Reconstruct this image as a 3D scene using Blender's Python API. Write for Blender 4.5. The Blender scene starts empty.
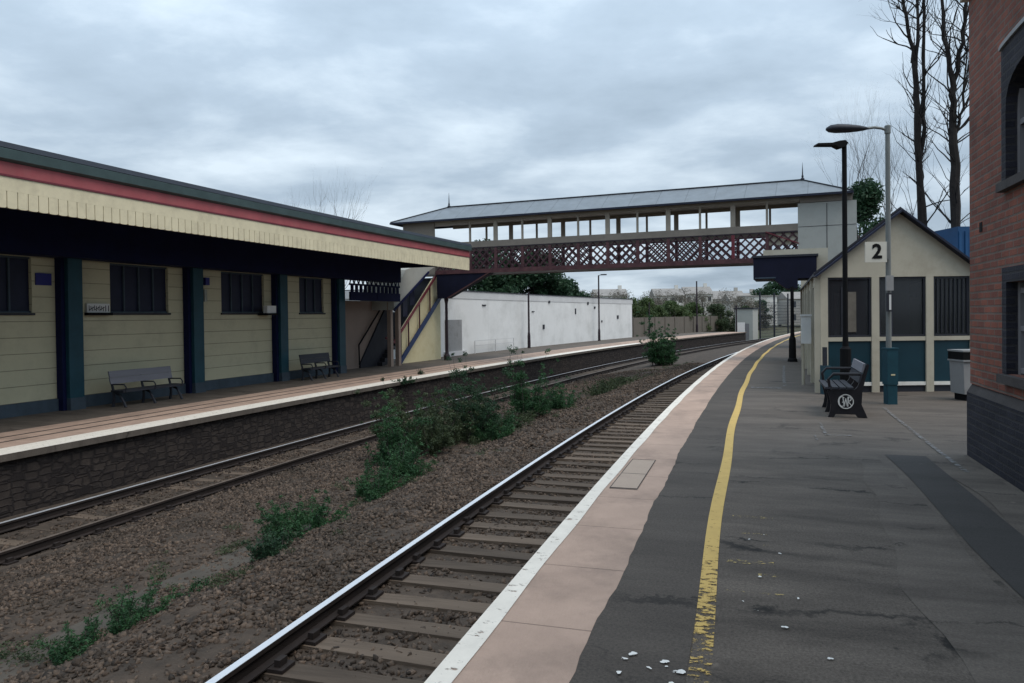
import bpy, math, random
import numpy as np
from mathutils import Vector, Matrix

random.seed(7)
RNG = np.random.default_rng(7)
scene = bpy.context.scene
COL = scene.collection
PI = math.pi

# ------------------------------------------------------------------ track geometry
# the station lies on a curve: s = metres along it, t = metres to the left of the near platform edge
CX, CY, RAD = 315.567, -93.637, 330.478
A0 = math.atan2(93.637, 315.567)


def P(s, t, z=0.0):
    a = A0 + s / RAD
    return (CX - (RAD + t) * math.cos(a), CY + (RAD + t) * math.sin(a), z)


def heading(s):                       # rotation that turns local x to +s and local y to +t
    return PI / 2 - (A0 + s / RAD)


ZL = -0.77                            # far platform level
ZR = -0.95                            # near track rail top
ZT = -1.74                            # far track rail top


# ------------------------------------------------------------------ mesh builder
class MB:
    def __init__(self):
        self.v, self.f, self.uv = [], [], []

    def add(self, vs, fs, uvs=None):
        b = len(self.v)
        self.v += [tuple(p) for p in vs]
        for i, f in enumerate(fs):
            self.f.append([b + k for k in f])
            self.uv.append(None if uvs is None else uvs[i])

    def obox(self, c, u, v, w):       # centre and three half-axis vectors
        c, u, v, w = Vector(c), Vector(u), Vector(v), Vector(w)
        vs = [c + a * u + b * v + d * w for d in (-1, 1) for b in (-1, 1) for a in (-1, 1)]
        fs = [[0, 2, 3, 1], [4, 5, 7, 6], [0, 1, 5, 4], [2, 6, 7, 3], [0, 4, 6, 2], [1, 3, 7, 5]]
        if u.cross(v).dot(w) < 0:
            fs = [f[::-1] for f in fs]
        self.add(vs, fs)
        return self

    def box(self, x0, x1, y0, y1, z0, z1):
        return self.obox(((x0 + x1) / 2, (y0 + y1) / 2, (z0 + z1) / 2), ((x1 - x0) / 2, 0, 0), (0, (y1 - y0) / 2, 0), (0, 0, (z1 - z0) / 2))

    def fbox(self, s, s0, s1, t0, t1, z0, z1):   # box in the straight frame at s (offsets s0..s1 along)
        f = Frame(s)
        c = f((s0 + s1) / 2, (t0 + t1) / 2, (z0 + z1) / 2)
        return self.obox(c, f.u * ((s1 - s0) / 2), f.n * ((t1 - t0) / 2), (0, 0, (z1 - z0) / 2))

    def beam(self, a, b, w, h, up=(0, 0, 1)):    # rectangular bar from a to b
        a, b = Vector(a), Vector(b)
        d = (b - a)
        side = d.cross(Vector(up))
        if side.length < 1e-6:
            side = d.cross(Vector((1, 0, 0)))
        side.normalize()
        n = side.cross(d).normalized()
        return self.obox((a + b) / 2, d / 2, side * (w / 2), n * (h / 2))

    def tube(self, pts, r, n=8, cap=True):
        pts = [Vector(p) for p in pts]
        rs = r if isinstance(r, (list, tuple)) else [r] * len(pts)
        ref = None
        rings = []
        for i, p in enumerate(pts):
            d = (pts[min(i + 1, len(pts) - 1)] - pts[max(i - 1, 0)]).normalized()
            if ref is None:
                ref = d.orthogonal().normalized()
            ref = (ref - d * ref.dot(d))
            if ref.length < 1e-5:
                ref = d.orthogonal()
            ref.normalize()
            q = d.cross(ref)
            rings.append([p + (ref * math.cos(2 * PI * k / n) + q * math.sin(2 * PI * k / n)) * rs[i] for k in range(n)])
        vs = [p for ring in rings for p in ring]
        fs = []
        for i in range(len(pts) - 1):
            for k in range(n):
                k2 = (k + 1) % n
                fs.append([i * n + k, i * n + k2, (i + 1) * n + k2, (i + 1) * n + k])
        if cap:
            fs.append([k for k in range(n)][::-1])
            fs.append([(len(pts) - 1) * n + k for k in range(n)])
        self.add(vs, fs)
        return self

    def lathe(self, c, prof, n=16):   # prof: (radius, z) from below upwards
        c = Vector(c)
        vs = [c + Vector((r * math.cos(2 * PI * k / n), r * math.sin(2 * PI * k / n), z)) for r, z in prof for k in range(n)]
        fs = []
        for i in range(len(prof) - 1):
            for k in range(n):
                k2 = (k + 1) % n
                fs.append([i * n + k, i * n + k2, (i + 1) * n + k2, (i + 1) * n + k])
        fs.append([k for k in range(n)][::-1])
        fs.append([(len(prof) - 1) * n + k for k in range(n)])
        self.add(vs, fs)
        return self

    def prism(self, poly, o, u, v, w):  # polygon (a,b) -> o+a*u+b*v, extruded by w
        o, u, v, w = Vector(o), Vector(u), Vector(v), Vector(w)
        n = len(poly)
        bot = [o + a * u + b * v for a, b in poly]
        vs = bot + [p + w for p in bot]
        fs = [list(range(n))[::-1], [n + k for k in range(n)]]
        for k in range(n):
            k2 = (k + 1) % n
            fs.append([k, k2, n + k2, n + k])
        area = sum(poly[k][0] * poly[(k + 1) % n][1] - poly[(k + 1) % n][0] * poly[k][1] for k in range(n))
        if area * u.cross(v).dot(w) < 0:
            fs = [f[::-1] for f in fs]
        self.add(vs, fs)
        return self

    def sweep(self, prof, s0, s1, ds=2.0, closed=True, caps=True, wob=None):
        # profile of (t, z) points carried along the curve; uv = (s, run along the profile)
        n = max(1, int(math.ceil((s1 - s0) / ds)))
        ss = [s0 + (s1 - s0) * i / n for i in range(n + 1)]
        m = len(prof)
        run = [0]
        for k in range(m):
            a, b = prof[k], prof[(k + 1) % m]
            run.append(run[-1] + math.hypot(a[0] - b[0], a[1] - b[1]))
        vs = []
        for s in ss:
            for k, (t, z) in enumerate(prof):
                vs.append(P(s, t + (wob(s, k) if wob else 0), z))
        fs, uv = [], []
        for i in range(n):
            for k in range(m if closed else m - 1):
                k2 = (k + 1) % m
                fs.append([i * m + k, i * m + k2, (i + 1) * m + k2, (i + 1) * m + k])
                uv.append([(ss[i], run[k]), (ss[i], run[k + 1]), (ss[i + 1], run[k + 1]), (ss[i + 1], run[k])])
        if closed and caps:
            f0, f1 = list(range(m)), [n * m + k for k in range(m)][::-1]
            fs += [f0, f1]
            uv += [list(prof), list(prof)[::-1]]
        self.add(vs, fs, uv)
        return self

    def sheet(self, s0, s1, t0, t1, z, ds=1.0, wob0=None, wob1=None):
        # a flat strip facing up between t0 > t1
        n = max(1, int(math.ceil((s1 - s0) / ds)))
        vs, fs, uv = [], [], []
        for i in range(n + 1):
            s = s0 + (s1 - s0) * i / n
            a = t0 + (wob0(s) if wob0 else 0)
            b = t1 + (wob1(s) if wob1 else 0)
            vs += [P(s, a, z), P(s, b, z)]
            uv.append(((s, a), (s, b)))
        for i in range(n):
            fs.append([2 * i, 2 * i + 1, 2 * i + 3, 2 * i + 2])
        uvs = [[uv[i][0], uv[i][1], uv[i + 1][1], uv[i + 1][0]] for i in range(n)]
        self.add(vs, fs, uvs)
        return self

    def mesh(self, name, off=(0, 0, 0), smooth=False):
        me = bpy.data.meshes.new(name)
        o = Vector(off)
        me.from_pydata([tuple(Vector(p) - o) for p in self.v], [], self.f)
        uvl = me.uv_layers.new(name='UVMap')
        data = np.zeros(len(me.loops) * 2, np.float32)
        for pi, poly in enumerate(me.polygons):
            uv = self.uv[pi]
            ls = poly.loop_start
            if uv is None:
                n = poly.normal
                if abs(n.z) > .7:
                    for j, vi in enumerate(poly.vertices):
                        co = self.v[vi]
                        data[2 * (ls + j)], data[2 * (ls + j) + 1] = co[0], co[1]
                else:
                    tx, ty = -n.y, n.x
                    L = math.hypot(tx, ty) or 1
                    for j, vi in enumerate(poly.vertices):
                        co = self.v[vi]
                        data[2 * (ls + j)], data[2 * (ls + j) + 1] = (co[0] * tx + co[1] * ty) / L, co[2]
            else:
                for j in range(len(poly.vertices)):
                    data[2 * (ls + j)], data[2 * (ls + j) + 1] = uv[j]
        uvl.data.foreach_set('uv', data)
        if smooth:
            me.polygons.foreach_set('use_smooth', [True] * len(me.polygons))
        me.update()
        return me


class Frame:                          # straight frame at s: u along the track, n towards +t
    def __init__(self, s, t=0.0):
        a = A0 + s / RAD
        self.o = Vector(P(s, t, 0))
        self.u = Vector((math.sin(a), math.cos(a), 0))
        self.n = Vector((-math.cos(a), math.sin(a), 0))

    def __call__(self, a, b, z):
        return self.o + self.u * a + self.n * b + Vector((0, 0, z))


# ------------------------------------------------------------------ materials
MATS = {}


class NT:
    def __init__(self, name):
        self.m = bpy.data.materials.new(name)
        self.m.use_nodes = True
        self.t = self.m.node_tree
        self.b = self.t.nodes['Principled BSDF']
        self.out = self.t.nodes['Material Output']

    def n(self, typ, **kw):
        nd = self.t.nodes.new(typ)
        for k, v in kw.items():
            if k.startswith('i_'):
                nd.inputs[k[2:].replace('_', ' ')].default_value = v
            else:
                setattr(nd, k, v)
        return nd

    def l(self, a, b):
        self.t.links.new(a, b)


def rgb(c):
    return (c[0], c[1], c[2], 1)


def vary(c, k):
    return tuple(max(0, x * k) for x in c)


def mat(name, c, rough=.7, var=.25, scale=3.0, bump=.0, bscale=40., c2=None, spec=.3, metal=0., island=0., objr=0.,
        dirt=None, dscale=1.2, damt=.5, grooves=None, coord='Object', stretch=None):
    """general weathered material: two noise scales of colour, optional dirt patches, grooves and bump"""
    if name in MATS:
        return MATS[name]
    k = NT(name)
    tc = k.n('ShaderNodeTexCoord')
    vec = tc.outputs[coord]
    if stretch:
        mp = k.n('ShaderNodeMapping')
        mp.inputs['Scale'].default_value = stretch
        k.l(vec, mp.inputs['Vector'])
        vec = mp.outputs['Vector']
    n1 = k.n('ShaderNodeTexNoise', i_Scale=scale, i_Detail=8., i_Roughness=.65)
    k.l(vec, n1.inputs['Vector'])
    mx = k.n('ShaderNodeMix', data_type='RGBA')
    r = k.n('ShaderNodeMapRange')
    r.inputs[1].default_value, r.inputs[2].default_value = .3, .7
    k.l(n1.outputs['Fac'], r.inputs[0])
    k.l(r.outputs[0], mx.inputs[0])
    mx.inputs[6].default_value = rgb(vary(c, 1 - var))
    mx.inputs[7].default_value = rgb(c2 if c2 else vary(c, 1 + var))
    col = mx.outputs[2]
    if island or objr:
        if island:
            g = k.n('ShaderNodeNewGeometry').outputs['Random Per Island']
        else:
            g = k.n('ShaderNodeObjectInfo').outputs['Random']
        amt = island or objr
        r2 = k.n('ShaderNodeMapRange')
        r2.inputs[3].default_value, r2.inputs[4].default_value = 1 - amt, 1 + amt
        k.l(g, r2.inputs[0])
        mu = k.n('ShaderNodeVectorMath', operation='SCALE')
        k.l(col, mu.inputs[0])
        k.l(r2.outputs[0], mu.inputs['Scale'])
        col = mu.outputs[0]
    if dirt:
        n2 = k.n('ShaderNodeTexNoise', i_Scale=dscale, i_Detail=6., i_Roughness=.7)
        k.l(vec, n2.inputs['Vector'])
        r3 = k.n('ShaderNodeMapRange')
        r3.inputs[1].default_value, r3.inputs[2].default_value = .48, .72
        r3.inputs[4].default_value = damt
        k.l(n2.outputs['Fac'], r3.inputs[0])
        m2 = k.n('ShaderNodeMix', data_type='RGBA')
        k.l(r3.outputs[0], m2.inputs[0])
        k.l(col, m2.inputs[6])
        m2.inputs[7].default_value = rgb(dirt)
        col = m2.outputs[2]
    hgt = None
    if grooves:                       # (axis of UV, pitch, width, darkness)
        ax, pitch, width, dk = grooves
        sp = k.n('ShaderNodeSeparateXYZ')
        k.l(tc.outputs['UV'], sp.inputs[0])
        mo = k.n('ShaderNodeMath', operation='PINGPONG')
        mo.inputs[1].default_value = pitch / 2
        k.l(sp.outputs[ax], mo.inputs[0])
        lt = k.n('ShaderNodeMapRange')
        lt.inputs[1].default_value, lt.inputs[2].default_value = width * .4, width
        k.l(mo.outputs[0], lt.inputs[0])
        m3 = k.n('ShaderNodeMix', data_type='RGBA')
        k.l(lt.outputs[0], m3.inputs[0])
        k.l(col, m3.inputs[7])
        sc = k.n('ShaderNodeVectorMath', operation='SCALE')
        sc.inputs['Scale'].default_value = dk
        k.l(col, sc.inputs[0])
        k.l(sc.outputs[0], m3.inputs[6])
        col = m3.outputs[2]
        hgt = lt.outputs[0]
    k.l(col, k.b.inputs['Base Color'])
    k.b.inputs['Roughness'].default_value = rough
    k.b.inputs['Metallic'].default_value = metal
    k.b.inputs['Specular IOR Level'].default_value = spec
    if bump:
        n3 = k.n('ShaderNodeTexNoise', i_Scale=bscale, i_Detail=4.)
        k.l(vec, n3.inputs['Vector'])
        bp = k.n('ShaderNodeBump', i_Strength=bump, i_Distance=.02)
        k.l(n3.outputs['Fac'], bp.inputs['Height'])
        k.l(bp.outputs[0], k.b.inputs['Normal'])
        if hgt is not None:
            b2 = k.n('ShaderNodeBump', i_Strength=.5, i_Distance=.01)
            k.l(hgt, b2.inputs['Height'])
            k.l(bp.outputs[0], b2.inputs['Normal'])
            k.l(b2.outputs[0], k.b.inputs['Normal'])
    MATS[name] = k.m
    return k.m


def brick(name, c1, c2, mortar, bw=.225, bh=.075, ms=.012, rough=.85, bump=.4, wob=.012, offset=.5):
    if name in MATS:
        return MATS[name]
    k = NT(name)
    tc = k.n('ShaderNodeTexCoord')
    wn = k.n('ShaderNodeTexNoise', i_Scale=9. if wob < .05 else 4., i_Detail=3.)
    k.l(tc.outputs['UV'], wn.inputs['Vector'])
    add = k.n('ShaderNodeVectorMath', operation='MULTIPLY_ADD')
    add.inputs[1].default_value = (wob, wob, 0)
    k.l(wn.outputs['Color'], add.inputs[0])
    k.l(tc.outputs['UV'], add.inputs[2])
    b = k.n('ShaderNodeTexBrick', offset=offset)
    b.inputs['Color1'].default_value = rgb(c1)
    b.inputs['Color2'].default_value = rgb(c2)
    b.inputs['Mortar'].default_value = rgb(mortar)
    b.inputs['Scale'].default_value = 1
    b.inputs['Brick Width'].default_value = bw
    b.inputs['Row Height'].default_value = bh
    b.inputs['Mortar Size'].default_value = ms
    b.inputs['Mortar Smooth'].default_value = .3
    k.l(add.outputs[0], b.inputs['Vector'])
    n = k.n('ShaderNodeTexNoise', i_Scale=1.6, i_Detail=8., i_Roughness=.7)
    k.l(tc.outputs['UV'], n.inputs['Vector'])
    r = k.n('ShaderNodeMapRange')
    r.inputs[1].default_value, r.inputs[2].default_value, r.inputs[3].default_value, r.inputs[4].default_value = .3, .7, .65, 1.25
    k.l(n.outputs['Fac'], r.inputs[0])
    sc = k.n('ShaderNodeVectorMath', operation='SCALE')
    k.l(b.outputs['Color'], sc.inputs[0])
    k.l(r.outputs[0], sc.inputs['Scale'])
    k.l(sc.outputs[0], k.b.inputs['Base Color'])
    k.b.inputs['Roughness'].default_value = rough
    k.b.inputs['Specular IOR Level'].default_value = .25
    n3 = k.n('ShaderNodeTexNoise', i_Scale=60., i_Detail=4.)
    k.l(tc.outputs['UV'], n3.inputs['Vector'])
    ad = k.n('ShaderNodeMath', operation='MULTIPLY_ADD')
    ad.inputs[1].default_value = -1.0
    k.l(b.outputs['Fac'], ad.inputs[0])
    k.l(n3.outputs['Fac'], ad.inputs[2])
    bp = k.n('ShaderNodeBump', i_Strength=bump, i_Distance=.012)
    k.l(ad.outputs[0], bp.inputs['Height'])
    k.l(bp.outputs[0], k.b.inputs['Normal'])
    MATS[name] = k.m
    return k.m


def rubble(name, c1, c2, joint):
    """old stone walling: uneven courses of blocks with dark open joints"""
    k = NT(name)
    tc = k.n('ShaderNodeTexCoord')
    wn = k.n('ShaderNodeTexNoise', i_Scale=2.5, i_Detail=4.)
    k.l(tc.outputs['UV'], wn.inputs['Vector'])
    add = k.n('ShaderNodeVectorMath', operation='MULTIPLY_ADD')
    add.inputs[1].default_value = (.14, .08, 0)
    k.l(wn.outputs['Color'], add.inputs[0])
    k.l(tc.outputs['UV'], add.inputs[2])
    mp = k.n('ShaderNodeMapping')
    mp.inputs['Scale'].default_value = (3.6, 7.2, 1)
    k.l(add.outputs[0], mp.inputs[0])
    v1 = k.n('ShaderNodeTexVoronoi', feature='F1', distance='CHEBYCHEV', i_Scale=1., i_Randomness=.75)
    v2 = k.n('ShaderNodeTexVoronoi', feature='F2', distance='CHEBYCHEV', i_Scale=1., i_Randomness=.75)
    for v in (v1, v2):
        k.l(mp.outputs[0], v.inputs['Vector'])
    sub = k.n('ShaderNodeMath', operation='SUBTRACT')
    k.l(v2.outputs['Distance'], sub.inputs[0])
    k.l(v1.outputs['Distance'], sub.inputs[1])
    edge = k.n('ShaderNodeMapRange')
    edge.inputs[1].default_value, edge.inputs[2].default_value = .0, .22
    k.l(sub.outputs[0], edge.inputs[0])
    n = k.n('ShaderNodeTexNoise', i_Scale=3.2, i_Detail=9., i_Roughness=.75)
    k.l(tc.outputs['UV'], n.inputs['Vector'])
    sp = k.n('ShaderNodeSeparateColor')
    k.l(v1.outputs['Color'], sp.inputs[0])
    ma = k.n('ShaderNodeMath', operation='MULTIPLY_ADD')
    ma.inputs[1].default_value = .4
    k.l(sp.outputs[0], ma.inputs[0])
    r = k.n('ShaderNodeMapRange')
    r.inputs[1].default_value, r.inputs[2].default_value, r.inputs[3].default_value, r.inputs[4].default_value = .3, .7, -.1, .75
    k.l(n.outputs['Fac'], r.inputs[0])
    k.l(r.outputs[0], ma.inputs[2])
    mx = k.n('ShaderNodeMix', data_type='RGBA')
    mx.inputs[6].default_value, mx.inputs[7].default_value = rgb(c1), rgb(c2)
    k.l(ma.outputs[0], mx.inputs[0])
    m2 = k.n('ShaderNodeMix', data_type='RGBA')
    m2.inputs[6].default_value = rgb(joint)
    k.l(edge.outputs[0], m2.inputs[0])
    k.l(mx.outputs[2], m2.inputs[7])
    k.l(m2.outputs[2], k.b.inputs['Base Color'])
    k.b.inputs['Roughness'].default_value = .95
    k.b.inputs['Specular IOR Level'].default_value = .15
    h = k.n('ShaderNodeMath', operation='ADD')
    k.l(edge.outputs[0], h.inputs[0])
    k.l(n.outputs['Fac'], h.inputs[1])
    bp = k.n('ShaderNodeBump', i_Strength=.6, i_Distance=.02)
    k.l(h.outputs[0], bp.inputs['Height'])
    k.l(bp.outputs[0], k.b.inputs['Normal'])
    MATS[name] = k.m
    return k.m


def asphalt(name, c, c2, rough=.85, crack=.0, spk=.25, cscale=.7):
    k = NT(name)
    tc = k.n('ShaderNodeTexCoord')
    uv = tc.outputs['UV']
    n1 = k.n('ShaderNodeTexNoise', i_Scale=.9, i_Detail=9., i_Roughness=.7)
    mp = k.n('ShaderNodeMapping')
    mp.inputs['Scale'].default_value = (2.6, .7, 1)
    k.l(uv, mp.inputs[0])
    k.l(mp.outputs[0], n1.inputs['Vector'])
    r = k.n('ShaderNodeMapRange')
    r.inputs[1].default_value, r.inputs[2].default_value = .36, .64
    k.l(n1.outputs['Fac'], r.inputs[0])
    mx = k.n('ShaderNodeMix', data_type='RGBA')
    mx.inputs[6].default_value, mx.inputs[7].default_value = rgb(c), rgb(c2)
    k.l(r.outputs[0], mx.inputs[0])
    n2 = k.n('ShaderNodeTexNoise', i_Scale=62., i_Detail=4., i_Roughness=.85)
    k.l(uv, n2.inputs['Vector'])
    r2 = k.n('ShaderNodeMapRange')
    r2.inputs[1].default_value, r2.inputs[2].default_value, r2.inputs[3].default_value, r2.inputs[4].default_value = .3, .7, 1 - spk, 1 + spk
    k.l(n2.outputs['Fac'], r2.inputs[0])
    sc = k.n('ShaderNodeVectorMath', operation='SCALE')
    k.l(mx.outputs[2], sc.inputs[0])
    k.l(r2.outputs[0], sc.inputs['Scale'])
    col = sc.outputs[0]
    if crack:
        wn = k.n('ShaderNodeTexNoise', i_Scale=2.2, i_Detail=6., i_Roughness=.7)
        k.l(uv, wn.inputs['Vector'])
        ma = k.n('ShaderNodeVectorMath', operation='MULTIPLY_ADD')
        ma.inputs[1].default_value = (.9, .9, 0)
        k.l(wn.outputs['Color'], ma.inputs[0])
        m2 = k.n('ShaderNodeMapping')
        m2.inputs['Scale'].default_value = (1.5, .45, 1)
        k.l(uv, m2.inputs[0])
        k.l(m2.outputs[0], ma.inputs[2])
        vo = k.n('ShaderNodeTexVoronoi', feature='DISTANCE_TO_EDGE', i_Scale=cscale)
        k.l(ma.outputs[0], vo.inputs['Vector'])
        r3 = k.n('ShaderNodeMapRange')
        r3.inputs[1].default_value, r3.inputs[2].default_value, r3.inputs[3].default_value, r3.inputs[4].default_value = .004, .02, 1 - crack, 1
        k.l(vo.outputs['Distance'], r3.inputs[0])
        # cracks fade in and out
        nz = k.n('ShaderNodeTexNoise', i_Scale=1.3, i_Detail=2.)
        k.l(uv, nz.inputs['Vector'])
        rz = k.n('ShaderNodeMapRange')
        rz.inputs[1].default_value, rz.inputs[2].default_value = .45, .6
        k.l(nz.outputs['Fac'], rz.inputs[0])
        mz = k.n('ShaderNodeMix', data_type='FLOAT')
        k.l(rz.outputs[0], mz.inputs[0])
        mz.inputs[2].default_value = 1
        k.l(r3.outputs[0], mz.inputs[3])
        s2 = k.n('ShaderNodeVectorMath', operation='SCALE')
        k.l(col, s2.inputs[0])
        k.l(mz.outputs[0], s2.inputs['Scale'])
        col = s2.outputs[0]
    # trodden gum and oil spots
    vg = k.n('ShaderNodeTexVoronoi', feature='F1', i_Scale=2.6)
    k.l(uv, vg.inputs['Vector'])
    sg_ = k.n('ShaderNodeSeparateColor')
    k.l(vg.outputs['Color'], sg_.inputs[0])
    rg_ = k.n('ShaderNodeMapRange')
    rg_.inputs[1].default_value, rg_.inputs[2].default_value, rg_.inputs[3].default_value, rg_.inputs[4].default_value = .035, .075, 1, 0
    k.l(vg.outputs['Distance'], rg_.inputs[0])
    gm = k.n('ShaderNodeMapRange')
    gm.inputs[3].default_value, gm.inputs[4].default_value = .55, 1.65
    k.l(sg_.outputs[1], gm.inputs[0])
    mg = k.n('ShaderNodeMix', data_type='FLOAT')
    k.l(rg_.outputs[0], mg.inputs[0])
    mg.inputs[2].default_value = 1
    k.l(gm.outputs[0], mg.inputs[3])
    s5 = k.n('ShaderNodeVectorMath', operation='SCALE')
    k.l(col, s5.inputs[0])
    k.l(mg.outputs[0], s5.inputs['Scale'])
    col = s5.outputs[0]
    k.l(col, k.b.inputs['Base Color'])
    k.b.inputs['Roughness'].default_value = rough
    k.b.inputs['Specular IOR Level'].default_value = .3
    bp = k.n('ShaderNodeBump', i_Strength=.35, i_Distance=.008)
    k.l(n2.outputs['Fac'], bp.inputs['Height'])
    k.l(bp.outputs[0], k.b.inputs['Normal'])
    MATS[name] = k.m
    return k.m


def paint(name, c, wear, wscale=14., near=None, rough=.75):
    """painted marking: worn away to nothing where the noise says so; near=(s0,s1) wears harder for small s"""
    k = NT(name)
    tc = k.n('ShaderNodeTexCoord')
    uv = tc.outputs['UV']
    n1 = k.n('ShaderNodeTexNoise', i_Scale=wscale, i_Detail=9., i_Roughness=.75)
    mp = k.n('ShaderNodeMapping')
    mp.inputs['Scale'].default_value = (1.8, 1, 1)
    k.l(uv, mp.inputs[0])
    k.l(mp.outputs[0], n1.inputs['Vector'])
    thr = k.n('ShaderNodeMath', operation='SUBTRACT')
    if near:
        sp = k.n('ShaderNodeSeparateXYZ')
        k.l(uv, sp.inputs[0])
        r = k.n('ShaderNodeMapRange')
        r.inputs[1].default_value, r.inputs[2].default_value = near[0], near[1]
        r.inputs[3].default_value, r.inputs[4].default_value = near[2], wear
        k.l(sp.outputs[0], r.inputs[0])
        k.l(r.outputs[0], thr.inputs[1])
    else:
        thr.inputs[1].default_value = wear
    k.l(n1.outputs['Fac'], thr.inputs[0])
    r2 = k.n('ShaderNodeMapRange')
    r2.inputs[1].default_value, r2.inputs[2].default_value = -.015, .03
    k.l(thr.outputs[0], r2.inputs[0])
    k.l(r2.outputs[0], k.b.inputs['Alpha'])
    n2 = k.n('ShaderNodeTexNoise', i_Scale=5., i_Detail=8., i_Roughness=.7)
    k.l(uv, n2.inputs['Vector'])
    mx = k.n('ShaderNodeMix', data_type='RGBA')
    mx.inputs[6].default_value, mx.inputs[7].default_value = rgb(vary(c, .72)), rgb(vary(c, 1.15))
    k.l(n2.outputs['Fac'], mx.inputs[0])
    k.l(mx.outputs[2], k.b.inputs['Base Color'])
    k.b.inputs['Roughness'].default_value = rough
    MATS[name] = k.m
    return k.m


def leafmat(name, c, c2, island=.45):
    k = NT(name)
    g = k.n('ShaderNodeNewGeometry').outputs['Random Per Island']
    tc = k.n('ShaderNodeTexCoord')
    n1 = k.n('ShaderNodeTexNoise', i_Scale=2.5, i_Detail=3.)
    k.l(tc.outputs['Object'], n1.inputs['Vector'])
    ad = k.n('ShaderNodeMath', operation='MULTIPLY_ADD')
    ad.inputs[1].default_value = .6
    k.l(g, ad.inputs[0])
    sb = k.n('ShaderNodeMapRange')
    sb.inputs[1].default_value, sb.inputs[2].default_value, sb.inputs[3].default_value, sb.inputs[4].default_value = .35, .65, -.1, .5
    k.l(n1.outputs['Fac'], sb.inputs[0])
    k.l(sb.outputs[0], ad.inputs[2])
    mx = k.n('ShaderNodeMix', data_type='RGBA')
    mx.inputs[6].default_value, mx.inputs[7].default_value = rgb(c), rgb(c2)
    k.l(ad.outputs[0], mx.inputs[0])
    k.l(mx.outputs[2], k.b.inputs['Base Color'])
    k.b.inputs['Roughness'].default_value = .6
    k.b.inputs['Specular IOR Level'].default_value = .25
    tr = k.n('ShaderNodeBsdfTranslucent')
    k.l(mx.outputs[2], tr.inputs['Color'])
    ms = k.n('ShaderNodeMixShader')
    ms.inputs[0].default_value = .25
    k.l(k.b.outputs[0], ms.inputs[1])
    k.l(tr.outputs[0], ms.inputs[2])
    k.l(ms.outputs[0], k.out.inputs['Surface'])
    MATS[name] = k.m
    return k.m


def glass_dark(name, c, rough=.12, spec=.5):
    return mat(name, c, rough=rough, var=.3, scale=1.5, spec=spec)


M = {}
M['cream'] = mat('cream_paint', (.66, .58, .40), .6, .08, 2., .05, 60., dirt=(.30, .25, .17), dscale=2.5, damt=.35)
M['cream_wall'] = mat('cream_boarding', (.51, .475, .325), .65, .12, .8, .05, 60., grooves=(1, .41, .012, .45), coord='UV', dirt=(.27, .25, .18), dscale=.8, damt=.6)
M['navy'] = mat('shaded_navy_paint', (.006, .009, .040), .75, .2, 2., spec=.15)  # bluer copy of the navy, coloured for parts in shade under the canopy
M['navylit'] = mat('lit_navy_paint', (.008, .009, .022), .7, .2, 2., spec=.15)  # duller copy of the navy, toned down for directly lit parts
M['teal'] = mat('teal_paint', (.010, .050, .070), .5, .2, 2., spec=.3)
M['plinth'] = mat('grey_blue_plinth', (.045, .065, .085), .7, .25, 2., .1)
M['pink'] = mat('faded_red_paint', (.36, .085, .092), .6, .15, 2., .03, dirt=(.30, .12, .11), dscale=3., damt=.5)
M['darkred'] = mat('dark_red_paint', (.14, .025, .035), .5, .15)
M['green'] = mat('grey_green_paint', (.055, .085, .085), .5, .2, 2.)
M['roofdark'] = mat('dark_roof_felt', (.015, .02, .03), .7, .2)
M['maroon'] = mat('maroon_ironwork', (.075, .030, .036), .55, .35, 3., .1, 40., c2=(.115, .048, .05))
M['iron'] = mat('dark_ironwork', (.025, .016, .022), .55, .3)
M['lattice'] = mat('dark_red_lattice', (.060, .026, .032), .55, .35)
M['beige'] = mat('grey_beige_paint', (.21, .18, .15), .65, .15, 1.5, .05)
M['postcream'] = mat('grey_cream_posts', (.31, .27, .22), .65, .12, 1.5, .05)
M['panelgrey'] = mat('grey_cladding', (.36, .36, .33), .6, .08, 1.2, dirt=(.22, .22, .19), dscale=1.2, damt=.5)
M['roofgrey'] = mat('grey_roof_sheet', (.16, .18, .20), .45, .15, 1.5, .05, grooves=(0, 1.35, .02, .6), coord='UV', dirt=(.12, .13, .13), dscale=2., damt=.5)
M['shelter'] = mat('cream_shelter_paint', (.42, .385, .305), .6, .08, 1.5, .04, dirt=(.25, .21, .15), dscale=2., damt=.4)
M['tealpanel'] = mat('dark_teal_panel', (.006, .030, .043), .45, .2, 1.5)
M['barge'] = mat('navy_bargeboard', (.01, .013, .03), .5, .2)
M['white'] = mat('white_paint', (.72, .70, .65), .6, .08, 3., .03, dirt=(.45, .42, .38), dscale=3., damt=.6)
M['shed'] = mat('white_render', (.66, .66, .65), .7, .05, .6, dirt=(.40, .40, .38), dscale=.5, damt=.5, grooves=(0, 5.6, .015, .75), coord='UV')
M['shedcap'] = mat('white_cap', (.52, .52, .52), .7, .08, .8)
M['fence'] = mat('brown_grey_boards', (.125, .108, .09), .8, .15, 1.2, grooves=(0, 1.8, .03, .6), coord='UV', dirt=(.11, .10, .08), dscale=.6, damt=.6)
M['coping'] = mat('pink_tan_slabs', (.375, .265, .205), .85, .14, 2.2, .3, 70., grooves=(0, .92, .006, .5), coord='UV', dirt=(.215, .155, .122), dscale=1.3, damt=.85)
M['copinglite'] = mat('pale_tan_slabs', (.36, .28, .22), .85, .12, 3., .25, 70., coord='UV', dirt=(.24, .18, .15), dscale=3., damt=.5)
M['edgewhite'] = paint('worn_white_edge', (.70, .64, .555), .385, 9.)
M['yellow'] = paint('worn_yellow_line', (.52, .345, .095), .37, 13., near=(3.0, 5.6, .58))
M['yellowtext'] = paint('faint_yellow_lettering', (.55, .40, .12), .56, 22.)
M['whitespot'] = paint('flaking_white_paint', (.70, .68, .64), .42, 9.)
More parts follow.
